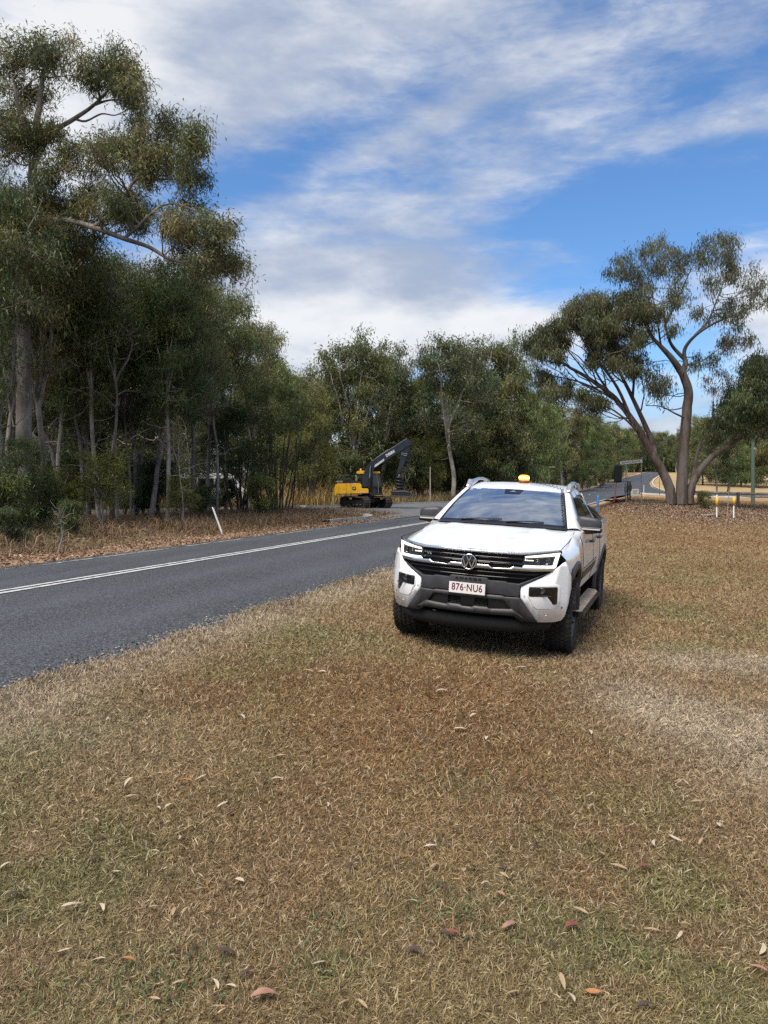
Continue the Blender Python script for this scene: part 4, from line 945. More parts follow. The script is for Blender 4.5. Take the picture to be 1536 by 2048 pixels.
def Fr(u, w):
    a = abs(u); return .02 + .10 * (a / .6) ** 2 + max(0, a - .6) ** 1.5 + .10 * max(0, w - .95) + .12 * max(0, .62 - w)
def smooth_interp(xs, ys, x, wdt=.12):
    k = np.linspace(-1, 1, 9); wt = np.exp(-k * k * 2); return sum(wt_ * np.interp(x + k_ * wdt, xs, ys) for k_, wt_ in zip(k, wt)) / wt.sum()
_v = [0, .45, .9, 1.35, 1.62, 3.5, 3.72, 4.12, 4.6, 5.05, 5.3]
def row(a): return np.array(a, float)
_ST = [row([.80, .86, .86, .86, .86, .86, .86, .86, .86, .85, .80]),              # ub
       row([.40, .42, .52, .56, .57, .57, .56, .54, .54, .54, .60]),              # wb
       row([.885, .925, .95, .925, .92, .92, .925, .945, .945, .92, .86]),        # u at .64
       row([.905, .95, .97, .945, .945, .945, .945, .968, .962, .93, .88]),       # u at .82
       row([.89, .94, .965, .945, .942, .942, .945, .965, .958, .93, .885]),      # u at .98
       row([.862, .905, .925, .915, .915, .915, .925, .94, .93, .91, .875]), row([1.035, 1.075, 1.11, 1.14, 1.16, 1.18, 1.18, 1.18, 1.19, 1.2, 1.2]),   # shoulder
       row([.80, .825, .82, .805, .885, .885, .90, .905, .90, .89, .85]), row([1.07, 1.115, 1.165, 1.235, 1.262, 1.275, 1.285, 1.30, 1.30, 1.305, 1.30]),  # edge
       row([.56, .60, .60, .60, .6, .6, .84, .84, .84, .84, .80]), row([1.072, 1.133, 1.20, 1.262, 1.262, 1.262, 1.285, 1.295, 1.295, 1.30, 1.295]),      # in
       row([1.068, 1.14, 1.212, 1.285, 1.262, 1.262, 1.275, 1.275, 1.275, 1.275, 1.275])]                                                            # centre
VG = np.concatenate([np.linspace(0, 1.5, 40), np.linspace(1.55, 3.5, 26)[0:], np.linspace(3.58, 5.3, 30)])
cols = [smooth_interp(_v, r_, VG, .10) for r_ in _ST]
def half(i):
    c = [x[i] for x in cols]
    P = [(c[0], c[1]), (c[2] - .012, .60 if c[1] < .58 else c[1] + .03), (c[2], .66), (c[3], .82), (c[4], .98), (c[5], c[6]), (c[7], c[8]), (c[9], c[10]), (c[9] * .5, (c[10] + c[11]) / 2 + .003), (0, c[11])]
    Q = catmull(P, 4); return [(0, c[1])] + [tuple(p) for p in Q]
def hood_relief(u, v, w):
    if v > 1.36 or w < 1.04: return 0
    a = abs(u); k = sst(np.array(v), .06, .5) * (1 - sst(np.array(v), 1.2, 1.36))
    line = .27 + .30 * (v / 1.3)                    # power-dome crease spreading towards the screen
    return float(k * (.018 * (1 - sst(np.array(a), line - .02, line + .05)) - .010 * (1 - sst(np.array(a), line - .13, line - .08))))
prof = [half(i) for i in range(len(VG))]; H_ = len(prof[0]); VS, FS, MI = [], [], []
full = 2 * H_ - 2
for i, v in enumerate(VG):
    ring = prof[i] + [(-u, w) for (u, w) in prof[i][-2:0:-1]]
    for (u, w_) in ring:
        vv = v + (Fr(u, w_) + .045) * (1 - v / 1.2) if v < 1.2 else v
        VS.append((u, vv, w_ + hood_relief(u, v, w_)))
for i in range(len(VG) - 1):
    for k in range(full): FS.append([i * full + k, i * full + (k + 1) % full, (i + 1) * full + (k + 1) % full, (i + 1) * full + k])
capn = len(FS)
for i0 in (0, (len(VG) - 1) * full):
    for k in range(H_ - 1):
        a, b = k, k + 1; c, d = (full - b) % full, (full - a) % full
        f = [i0 + a, i0 + b, i0 + c, i0 + d]; f = [x for j, x in enumerate(f) if x not in f[:j]]
        if len(f) > 2: FS.append(f)
me = bpy.data.meshes.new('body'); me.from_pydata(VS, [], FS)
bm = bmesh.new(); bm.from_mesh(me); bmesh.ops.recalc_face_normals(bm, faces=bm.faces[:])
bm.faces.ensure_lookup_table()
for f in bm.faces:
    f.smooth = True; c = f.calc_center_median()
    if f.index >= capn and c.y < 2: f.material_index = 1; f.smooth = False
    if abs(c.x) < .86 and c.z < .7: f.material_index = 1
    if c.y > 3.8 and c.z > 1.25 and abs(c.x) < .83: f.material_index = 1
bm.to_mesh(me); bm.free()
body = link('body', me, [M['ute_white'], M['under']])
# wheel openings
cut = MB()
HUB, RR, ARC = (.90, 4.14), .395, .475
for hv in HUB:
    for sg in (-1, 1):
        a = MB(); n = 40
        vs = [(sg * x, hv + ARC * math.cos(t_), .415 + ARC * math.sin(t_) * 1.04) for x in (.50, 1.25) for t_ in np.linspace(0, 2 * math.pi, n, endpoint=False)]
        cut.add(vs, [list(range(n)), list(range(n, 2 * n))] + [[k, (k + 1) % n, n + (k + 1) % n, n + k] for k in range(n)], False, 1)
co = cut.build('cutter', [M['under'], M['under']])
md = body.modifiers.new('b', 'BOOLEAN'); md.object = co; md.operation = 'DIFFERENCE'; md.solver = 'EXACT'
dg = bpy.context.evaluated_depsgraph_get(); me2 = bpy.data.meshes.new_from_object(body.evaluated_get(dg)); body.modifiers.clear()
body.data = me2; me2.name = 'body'; body.parent = ute; body.matrix_parent_inverse = Matrix()
bpy.data.objects.remove(co)
# keep shading crisp at the opening edges
bm = bmesh.new(); bm.from_mesh(me2)
for e in bm.edges:
    if len(e.link_faces) == 2 and (e.link_faces[0].material_index != e.link_faces[1].material_index or e.calc_face_angle(0) > .6): e.smooth = False
bm.to_mesh(me2); bm.free()

def panel(name, poly, off, thick, m_, both=True, parent=None, bev=.0, fn=Fr, step=.06, label=None, cuts=()):
    """plate with the outline poly in (u, w), laid on the curved nose, its face off metres proud of it"""
    out = []
    for sg in ((1, -1) if both else (1,)):
        bm = bmesh.new(); f0 = bm.faces.new([bm.verts.new((p[0], 0, p[1])) for p in poly])
        us = [p[0] for p in poly]; ws = [p[1] for p in poly]
        for a in np.arange(math.floor(min(us) / step) * step + .013, max(us), step): bmesh.ops.bisect_plane(bm, geom=bm.verts[:] + bm.edges[:] + bm.faces[:], plane_co=(a, 0, 0), plane_no=(1, 0, 0))
        for a in (.62, .95):
            if min(ws) < a < max(ws): bmesh.ops.bisect_plane(bm, geom=bm.verts[:] + bm.edges[:] + bm.faces[:], plane_co=(0, 0, a), plane_no=(0, 0, 1))
        r_ = bmesh.ops.extrude_face_region(bm, geom=bm.faces[:]); new = [g_ for g_ in r_['geom'] if isinstance(g_, bmesh.types.BMVert)]
        ns = set(new)
        for v in bm.verts:
            y = fn(v.co.x, v.co.z) - off + (thick if v in ns else 0)
            v.co.y = y
        bmesh.ops.recalc_face_normals(bm, faces=bm.faces[:])
        if bev:
            be = [e for e in bm.edges if len(e.link_faces) == 2 and e.calc_face_angle(0) > .9 and not (e.verts[0] in ns and e.verts[1] in ns)]
            bmesh.ops.bevel(bm, geom=be, offset=bev, segments=2, affect='EDGES', profile=.6)
        for v in bm.verts: v.co.x *= sg
        if sg < 0: bmesh.ops.reverse_faces(bm, faces=bm.faces[:])
        for f in bm.faces: f.smooth = abs(f.normal.y) > .55
        mm = bpy.data.meshes.new(name); bm.to_mesh(mm); bm.free()
        for e in mm.edges: pass
        o = link(name, mm, m_, parent or ute); out.append(o)
    return out
# black grille back, then trim in front of it
panel('grille', [(-.505, 1.068), (.505, 1.068), (.505, .93), (.80, .92), (.755, .895), (.49, .772), (-.49, .772), (-.755, .895), (-.80, .92), (-.505, .93)], -.035, .02, M['under'], False)
gr = MB()
panel('grille_bar', [(-.50, 1.022), (.50, 1.022), (.50, 1.004), (-.50, 1.004)], -.012, .02, M['gloss_black'], False)
panel('grille_bar', [(-.50, .975), (.50, .975), (.50, .957), (-.50, .957)], -.012, .02, M['gloss_black'], False)
panel('grille_bar', [(-.66, .872), (.66, .872), (.645, .858), (-.645, .858)], -.012, .02, M['gloss_black'], False)
panel('grille_bar', [(-.56, .828), (.56, .828), (.53, .815), (-.53, .815)], -.014, .02, M['gloss_black'], False)
panel('chrome_strip', [(0, 1.076), (.50, 1.078), (.845, 1.116), (.84, 1.103), (.50, 1.055), (0, 1.052)], .006, .03, M['chrome'], bev=.004)
panel('chrome_strip', [(.05, .938), (.195, .938), (.225, .915), (.40, .921), (.425, .94), (.51, .937), (.80, .934), (.782, .905), (.505, .899), (.05, .901)], .010, .03, M['chrome'], bev=.005)
# headlights
for hl in panel('headlight', [(.505, 1.058), (.842, 1.106), (.848, 1.09), (.81, .938), (.795, .926), (.505, .93)], -.012, .03, M['gloss_black']):
    sg = 1 if hl.data.vertices[0].co.x > 0 else -1
    for poly in ([(.535, 1.044), (.835, 1.088), (.806, .942), (.796, .936), (.512, .938), (.53, .958), (.780, .960), (.797, 1.048), (.79, 1.054), (.535, 1.030)],):
        for o in panel('light_strip', poly, .004, .014, M['drl'], False, hl): o.scale = (sg, 1, 1)
    mb = MB()
    for (u, w_) in [(.535 + k * .017, 1.006) for k in range(5)]: mb.cyl((sg * u, Fr(u, w_) + .011, w_), (sg * u, Fr(u, w_) + .003, w_), .0055, 8)
    mb.build('led_row', M['drl'], hl)
    mb = MB()
    for (u, w_, r_) in ((.725, 1.005, .030), (.645, .995, .022)):
        y = Fr(u, w_); mb.lathe([(y + .012, r_ * 1.25), (y - .002, r_ * 1.2), (y - .002, r_), (y + .008, r_ * .8), (y + .004, r_ * .45), (y, .001)], 'Y', (sg * u, 0, w_), 20)
    mb.box((sg * .60, Fr(.6, .98) + .008, .975), (.15, .012, .010)); mb.box((sg * .70, Fr(.7, .975) + .008, .972), (.10, .012, .008), rz=-sg * .35)
    mb.build('lamp_reflector', M['lens'], hl)
# bumper: charcoal middle, white corners, black mouths
panel('bumper_trim', [(-.79, .906), (-.752, .892), (-.49, .772), (-.385, .776), (-.36, .787), (-.20, .787), (-.185, .808), (.185, .808), (.20, .787), (.36, .787), (.385, .776), (.49, .772), (.752, .892), (.79, .906), (.507, .745), (.502, .70), (.502, .645), (.37, .645), (.35, .655), (-.35, .655), (-.37, .645), (-.502, .645), (-.502, .70), (-.507, .745)], .012, .04, M['grey_trim'], False, bev=.006)
panel('bumper_trim', [(.502, .640), (.675, .402), (.60, .402), (.52, .408), (.46, .45), (.43, .51), (.365, .592), (.33, .604), (0, .604), (0, .648), (.345, .648), (.365, .638)], .020, .05, M['grey_trim'], bev=.0)
panel('lower_mouth', [(-.42, .605), (.42, .605), (.50, .50), (-.50, .50)], -.03, .02, M['under'], False)
panel('mouth_panel', [(.205, .600), (.352, .596), (.425, .515), (.205, .510)], -.006, .02, M['black_plastic'], bev=.004)
for w_ in (.585, .568, .551, .534): panel('mouth_bar', [(-.20, w_), (.20, w_), (.20, w_ - .007), (-.20, w_ - .007)], -.015, .02, M['black_plastic'], False)
panel('mouth_panel', [(-.07, .602), (.07, .602), (.07, .515), (-.07, .515)], -.004, .02, M['black_plastic'], False, bev=.004)
panel('bumper_trim', [(-.46, .508), (-.44, .522), (-.40, .518), (-.22, .508), (-.20, .522), (-.07, .522), (-.05, .508), (.05, .508), (.07, .522), (.20, .522), (.22, .508), (.40, .518), (.44, .522), (.46, .508), (.56, .436), (.50, .452), (0, .450), (-.50, .452), (-.56, .436)], .022, .06, M['grey_trim'], False)
panel('lower_valance', [(-.80, .41), (.80, .41), (.78, .33), (.5, .28), (-.5, .28), (-.78, .33)], -.03, .03, M['under'], False)
fogp = [(.592, .750), (.826, .750), (.836, .74), (.838, .585), (.828, .572), (.805, .574), (.752, .655), (.598, .655), (.588, .663), (.586, .742)]
for bc in panel('bumper_corner', [(.80, .925), (.835, .955), (.862, .985), (.885, 1.0), (.915, .93), (.938, .84), (.943, .72), (.93, .58), (.905, .45), (.875, .408), (.82, .396), (.68, .398), (.512, .635), (.508, .70), (.514, .742), (.56, .775), (.70, .845)], .004, .06, M['ute_white']):
    sg = 1 if sum(v.co.x for v in bc.data.vertices) > 0 else -1
    for o in panel('bumper_facet', [(.575, .765), (.59, .772), (.835, .772), (.855, .755), (.862, .575), (.845, .545), (.80, .528), (.67, .530), (.632, .56), (.605, .625), (.575, .66)], .012, .012, M['ute_white'], False, bc, bev=.005): o.scale = (sg, 1, 1)
    for o in panel('fog_recess', fogp, .0155, .01, M['gloss_black'], False, bc, bev=.002): o.scale = (sg, 1, 1)
    y = Fr(.70, .705) - .018; mb = MB(); mb.lathe([(y + .006, .032), (y - .004, .030), (y - .004, .024), (y + .002, .016), (y, .001)], 'Y', (sg * .70, 0, .712), 18); mb.box((sg * .70, y + .004, .668), (.2, .006, .010))
    mb.build('fog_lamp', M['lens'], bc)
    for (u_, w_, r_) in ((.545, .655, .010), (.745, .475, .011)):
        mb = MB(); mb.lathe([(Fr(u_, w_) - .003, r_), (Fr(u_, w_) - .0065, r_), (Fr(u_, w_) - .007, r_ * .8), (Fr(u_, w_) - .0055, r_ * .7), (Fr(u_, w_) - .0055, .0005)], 'Y', (sg * u_, 0, w_), 14); mb.build('parking_sensor', M['satin'], bc)
# badge, lettering, number plate
def letters(name, txt, size, place, m_, parent, ext=.004, sx=1.0, sp_=1.0, bold=0.0):
    cu = bpy.data.curves.new(name, 'FONT'); cu.body = txt; cu.size = size; cu.align_x = 'CENTER'; cu.align_y = 'CENTER'; cu.extrude = ext; cu.space_character = sp_; cu.offset = bold
    o = bpy.data.objects.new(name, cu); COL.objects.link(o)
    d_ = bpy.context.evaluated_depsgraph_get(); mm = bpy.data.meshes.new_from_object(o.evaluated_get(d_)); bpy.data.objects.remove(o)
    for v in mm.vertices: v.co = Vector(place(v.co.x * sx, v.co.y, v.co.z))
    o = link(name, mm, m_, parent); return o
by = Fr(0, .955) - .03
mb = MB(); mb.lathe([(by + .05, .078), (by + .004, .078), (by, .074), (by, .001)], 'Y', (.0, 0, .955), 40); badge = mb.build('badge', M['gloss_black'], ute)
mb = MB(); mb.lathe([(by + .002, .0785), (by - .006, .077), (by - .006, .069), (by + .002, .068)], 'Y', (0, 0, .955), 40)
def stroke(a, b, wd=.011):
    a, b = Vector((a[0], 0, a[1])), Vector((b[0], 0, b[1])); d = (b - a).normalized(); n_ = Vector((-d.z, 0, d.x)) * wd * .5
    q_ = [a + n_, b + n_, b - n_, a - n_]; mb.add([(p.x, by - .006, p.z + .955) for p in q_] + [(p.x, by + .002, p.z + .955) for p in q_], [[0, 1, 2, 3], [4, 7, 6, 5], [0, 4, 5, 1], [1, 5, 6, 2], [2, 6, 7, 3], [3, 7, 4, 0]])
for sg in (-1, 1):
    stroke((sg * .026, .066), (sg * .002, .010)); stroke((sg * .062, .034), (sg * .030, -.058)); stroke((sg * .034, -.060), (sg * .006, .0))
mb.build('emblem', M['chrome'], badge)
letters('lettering', 'AMAROK', .034, lambda x, y, z: (x, Fr(x, .79) - .016 - z, .786 + y * .8), M['gloss_black'], ute, .003, 1.55, 1.35)
letters('lettering', 'V6', .036, lambda x, y, z: (-.435 + x, Fr(-.435 + x, 1.0) - .002 - z, 1.000 + y), M['satin'], ute, .003, 1.25, 1.1, .0006)
pl = MB(); pl.box((0, -.018, .688), (.385, .012, .135), bev=.004); plate = pl.build('number_plate', M['black_plastic'], ute)
pf = MB(); pf.box((0, -.026, .693), (.366, .006, .108), bev=.002); pf.build('plate_face', M['plate_white'], plate)
letters('lettering', '876\u00b7NU6', .098, lambda x, y, z: (x * 1.0, -.030 - z, .697 + y * 1.0), M['maroon'], plate, .001, .80, 1.08, .0012)
# shut lines
def seam(pts, r_=.0035, name='shut_line', fnl=None):
    mb = MB(); mb.tube(pts, r_, 5); return mb.build(name, M['under'], ute)
def side_u(v, w_):
    i = int(np.argmin(abs(VG - v))); P = prof[i]; 
    best = min(P[2:-6], key=lambda p: abs(p[1] - w_)); return best[0]
for sg in (-1, 1):
    seam([(sg * .843, .345, 1.118)] + [(sg * (np.interp(v, [.35, .9, 1.35, 1.45], [.843, .838, .835, .83])), v + .0, float(np.interp(v, [.35, .9, 1.35, 1.45], [1.122, 1.158, 1.215, 1.245]))) for v in (.5, .7, .9, 1.1, 1.3, 1.45)], .004)
    seam([(sg * (side_u(v, w_) + .001), v, w_) for v, w_ in ((.46, .93), (.50, .86), (.52, .80))])
    seam([(sg * (side_u(1.50, w_) + .001), 1.50 - .06 * (w_ - .6), w_) for w_ in np.linspace(.62, 1.2, 9)])
    seam([(sg * (side_u(2.68, w_) + .001), 2.68, w_) for w_ in np.linspace(.62, 1.24, 9)])
    seam([(sg * (side_u(3.58, w_) + .001), 3.58, w_) for w_ in np.linspace(.66, 1.24, 9)])
# wheel-arch mouldings
for sg in (-1, 1):
    for hv in HUB:
        mb = MB(); n = 30; vs = []
        for t_ in np.linspace(R(-12), R(168 if hv < 2 else 192), n):
            for rr, uo in ((ARC - .012, -.03), (ARC - .012, .012), (ARC + .045, .012), (ARC + .062, .0), (ARC + .062, -.03)):
                vv, ww = hv + rr * math.cos(t_), .415 + rr * math.sin(t_) * 1.04
                i = int(np.argmin(abs(VG - (vv if vv > 1.2 else max(0, (vv - .38) / (1 - .38 / 1.2)))))); uu = np.interp(ww, [.5, .66, .82, .98, 1.1], [cols[2][i] - .02, cols[2][i], cols[3][i], cols[4][i], cols[5][i]])
                vs.append((sg * (uu + uo), vv, ww))
        mb.add(vs, [[a * 5 + b, a * 5 + b + 1, (a + 1) * 5 + b + 1, (a + 1) * 5 + b] for a in range(n - 1) for b in range(4)], True); mb.build('arch_moulding', M['grey_trim'], ute)
# wheels
tread = MB(); tw = .262
tyre_prof = [(-.105, .235), (-.122, .27), (-.131, .32), (-.126, .362), (-.108, .386), (-.06, .391), (.06, .391), (.108, .386), (.126, .362), (.131, .32), (.122, .27), (.105, .235)]
ty = MB(); ty.lathe(tyre_prof, 'X', n=72)
for rw, (xa, wdb) in enumerate(((-.096, .040), (-.045, .034), (0, .030), (.045, .034), (.096, .040))):
    for k in range(46):
        a = 2 * math.pi * (k + .5 * (rw % 2)) / 46; c_, s__ = math.cos(a), math.sin(a)
        Mx = Matrix.Rotation(a, 4, 'X') @ Matrix.Rotation((.35, -.4, .5, .4, -.35)[rw], 4, 'Z')
        r_ = .392 if abs(xa) < .09 else .386
        ty.box((xa, r_ * c_, r_ * s__), (wdb, .022, .034), M=Matrix.Rotation(a, 4, 'X') @ Matrix.Rotation((.35, -.4, .5, .4, -.35)[rw], 4, 'Y'))
for k in range(46):
    for sg in (-1, 1):
        a = 2 * math.pi * k / 46; ty.box((sg * .121, .366 * math.cos(a), .366 * math.sin(a)), (.016, .030, .022), M=Matrix.Rotation(a, 4, 'X'), mi=0)
ty_me = ty.build('tyre', M['rubber']); TY = ty_me.data; bpy.data.objects.remove(ty_me)
ri = MB(); ri.lathe([(.100, .238), (.108, .232), (.100, .222), (.05, .212), (-.09, .205)], 'X', n=48)
ri.lathe([(.052, .03), (.058, .05), (.045, .07)], 'X', n=20); ri.lathe([(.058, .05), (.064, .028), (.064, .0)], 'X', n=20)
for k in range(6):
    for da in (-.16, .16):
        a = 2 * math.pi * k / 6 + da; b_ = 2 * math.pi * k / 6 + da * .62; ri.tube([(.05, .05 * math.cos(a), .05 * math.sin(a)), (.062, .13 * math.cos(b_), .13 * math.sin(b_)), (.092, .226 * math.cos(b_ + da * .4), .226 * math.sin(b_ + da * .4))], [.017, .015, .017], 6)
ri_o = ri.build('rim', M['alloy']); RI = ri_o.data; bpy.data.objects.remove(ri_o)
dk = MB(); dk.lathe([(.0, .20), (.0, .001)], 'X', n=24); dk.lathe([(.015, .15), (.015, .06), (-.02, .06)], 'X', n=24)
dk_o = dk.build('brake_disc', M['under']); DK = dk_o.data; bpy.data.objects.remove(dk_o)
for hv in HUB:
    for sg in (-1, 1):
        wz = thing('wheel', None, None); wz.parent = ute; wz.location = (sg * .83, hv, RR + .002)
        wz.rotation_euler = (prng.random(), 0, 0 if sg > 0 else math.pi)
        for nm, mm in (('tyre', TY), ('rim', RI), ('brake_disc', DK)):
            o = bpy.data.objects.new(nm, mm); COL.objects.link(o); o.parent = wz
un = MB(); un.box((0, 2.75, .47), (1.45, 4.1, .22)); un.box((0, .9, .40), (1.3, .12, .12)); un.box((0, 4.14, .40), (1.3, .14, .14)); un.box((.2, 2.3, .36), (.5, 1.2, .14)); un.box((0, .72, .36), (.9, .5, .1)); un.build('underbody', M['under'], ute)
# cabin: screen, roof, pillars, side windows
def Sside(v, w_): return .888 - (w_ - 1.26) * .52 - .10 * max(0, w_ - 1.26) ** 2 - .03 * abs(v - 2.6) ** 2 * (w_ - 1.2)
def scr(p, q_, off=0):
    uw = .755 + (.600 - .755) * q_; u = p * uw
    v0, w0 = 1.30 + .15 * p * p, 1.292 - .017 * p * p; v1, w1 = 2.12 + .085 * p * p, 1.688 - .018 * p * p
    b_ = math.sin(math.pi * q_) * .022
    return Vector((u, v0 + (v1 - v0) * q_ - b_ * .5 - off * .45, w0 + (w1 - w0) * q_ + b_ + off * .9))
def gridmesh(fn, na, nb, name, m_, parent=ute, smooth=True, thick=0.0):
    vs = [tuple(fn(a / na, b / nb)) for a in range(na + 1) for b in range(nb + 1)]
    fs = [[a * (nb + 1) + b, a * (nb + 1) + b + 1, (a + 1) * (nb + 1) + b + 1, (a + 1) * (nb + 1) + b] for a in range(na) for b in range(nb)]
    mb = MB(); mb.add(vs, fs, smooth); o = mb.build(name, m_, parent)
    return o
ws = gridmesh(lambda a, b: scr(-1 + 2 * a, b), 20, 10, 'windscreen', M['windscreen'])
# black frit band round the screen edge
def band(p0, p1, q0, q1, name='screen_border'): return gridmesh(lambda a, b: scr(p0 + (p1 - p0) * a, q0 + (q1 - q0) * b, .004), 16, 3, name, M['gloss_black'], ws)
band(-1, 1, -.03, .05); band(-1, -.965, 0, 1); band(.965, 1, 0, 1)
gridmesh(lambda a, b: scr((-.19 + .38 * a) * (1 - .22 * (1 - b)), .82 + .165 * b, .003), 8, 3, 'sensor_cover', M['gloss_black'], ws)
gridmesh(lambda a, b: scr((-.07 + .14 * a) * (1.02 - b), .88 + .05 * b, .006), 6, 2, 'camera_window', M['satin'], ws)
gridmesh(lambda a, b: scr(-.80 + .10 * a, .945 + .018 * b, .004), 2, 2, 'sticker', M['white_plastic'], ws); gridmesh(lambda a, b: scr(-.94 + .06 * a, .935 + .02 * b, .004), 2, 2, 'sticker', M['white_plastic'], ws)
def roofw(v): return float(np.interp(v, [2.1, 2.2, 2.35, 2.6, 2.9, 3.2, 3.42, 3.52], [1.684, 1.712, 1.745, 1.778, 1.785, 1.775, 1.75, 1.72]))
def roof(a, b):
    v = 2.10 + 1.42 * b; p = -1 + 2 * a; ap = abs(p)
    u = np.interp(ap, [0, .75, .9, 1], [0, .56, .645, .692]); z = roofw(v) - np.interp(ap, [0, .4, .75, .9, 1], [0, .006, .022, .055, .125])
    v = v + (.085 * (u / .6) ** 2) * (1 - b)
    return (math.copysign(u, p), v, z)
gridmesh(roof, 32, 20, 'roof', M['ute_white'])
for sg in (-1, 1):
    def pill(a, b):                              # A-pillar from screen edge round to the door frame
        q_ = b; s0 = scr(sg * 1.0, q_, .003); e = Vector((sg * Sside(1.66 + .62 * q_, 1.262 + .385 * q_), 1.60 + .66 * q_, 1.258 + .388 * q_)); k = a
        m_ = s0.lerp(e, k); out = math.sin(math.pi * k) * .022; return (m_.x + sg * out * .8, m_.y - out * .5, m_.z + out * .7)
    gridmesh(pill, 6, 12, 'pillar', M['ute_white'])
    def fr_(a, b):
        w_ = 1.255 + .405 * b; v0 = 1.585 + .675 * b; v1 = 3.60 - .22 * b ** 1.5; v = v0 + (v1 - v0) * a; return (sg * Sside(v, w_), v, w_)
    gridmesh(fr_, 30, 10, 'door_frame', M['ute_white'])
    def pane(poly, off, name, m_):
        bm = bmesh.new(); bm.faces.new([bm.verts.new((0, p[0], p[1])) for p in poly])
        for a in np.arange(1.34, 1.7, .07): bmesh.ops.bisect_plane(bm, geom=bm.verts[:] + bm.edges[:] + bm.faces[:], plane_co=(0, 0, a), plane_no=(0, 0, 1))
        for v in bm.verts: v.co.x = sg * (Sside(v.co.y, v.co.z) + off)
        for f in bm.faces: f.smooth = True
        mm = bpy.data.meshes.new(name); bm.to_mesh(mm); bm.free(); return link(name, mm, m_, ute)
    pane([(1.715, 1.278), (1.74, 1.31), (2.20, 1.58), (2.27, 1.612), (2.36, 1.627), (3.18, 1.618), (3.28, 1.60), (3.46, 1.30), (3.46, 1.278)], .004, 'window_trim', M['black_plastic'])
    pane([(1.80, 1.292), (2.235, 1.562), (2.30, 1.598), (2.38, 1.612), (2.60, 1.615), (2.64, 1.292)], .008, 'side_window', M['dark_glass'])
    pane([(2.74, 1.292), (2.70, 1.615), (3.16, 1.605), (3.25, 1.585), (3.40, 1.31), (3.40, 1.292)], .008, 'side_window', M['dark_glass'])
def rearw(a, b): p = -1 + 2 * a; return (p * (.86 - .19 * b), 3.60 - .10 * b - .03 * p * p, 1.25 + .47 * b - .04 * p * p * b)
gridmesh(rearw, 10, 6, 'rear_panel', M['ute_white']); gridmesh(lambda a, b: tuple(np.array(rearw(.12 + .76 * a, .15 + .7 * b)) + [0, .006, 0]), 8, 4, 'rear_window', M['dark_glass'])
# cabin inside
ins = MB(); ins.box((0, 2.55, 1.262), (1.62, 1.9, .02)); ins.build('cabin_floor', M['interior'], ute)
db = MB(); db.box((0, 1.66, 1.285), (1.36, .34, .07), bev=.03); db.box((-.37, 1.80, 1.325), (.34, .16, .05), bev=.02); db.build('dashboard', M['interior'], ute)
sw = MB(); sw.tube([(-.37 + .175 * math.cos(a), 1.95 + .07 * math.sin(a), 1.33 + .16 * math.sin(a)) for a in np.linspace(0, 2 * math.pi, 28)], .014, 6); sw.box((-.37, 1.95, 1.33), (.30, .03, .035)); sw.build('steering_wheel', M['grey_trim'], ute)
M['seat'] = mat('seat_cloth', (.10, .10, .105), .9)
for sx_ in (-.37, .37):
    se = MB(); se.box((sx_, 2.42, 1.36), (.46, .14, .30), M=Matrix.Rotation(R(-14), 4, 'X'), bev=.05); se.box((sx_, 2.47, 1.565), (.24, .09, .15), bev=.035); se.build('seat', M['seat'], ute)
se = MB(); se.box((0, 3.2, 1.36), (1.3, .14, .28), bev=.05); se.build('seat', M['seat'], ute)
rm = MB(); rm.box((0, 2.06, 1.60), (.20, .03, .055), bev=.012); rm.build('rear_view_mirror', M['gloss_black'], ute)
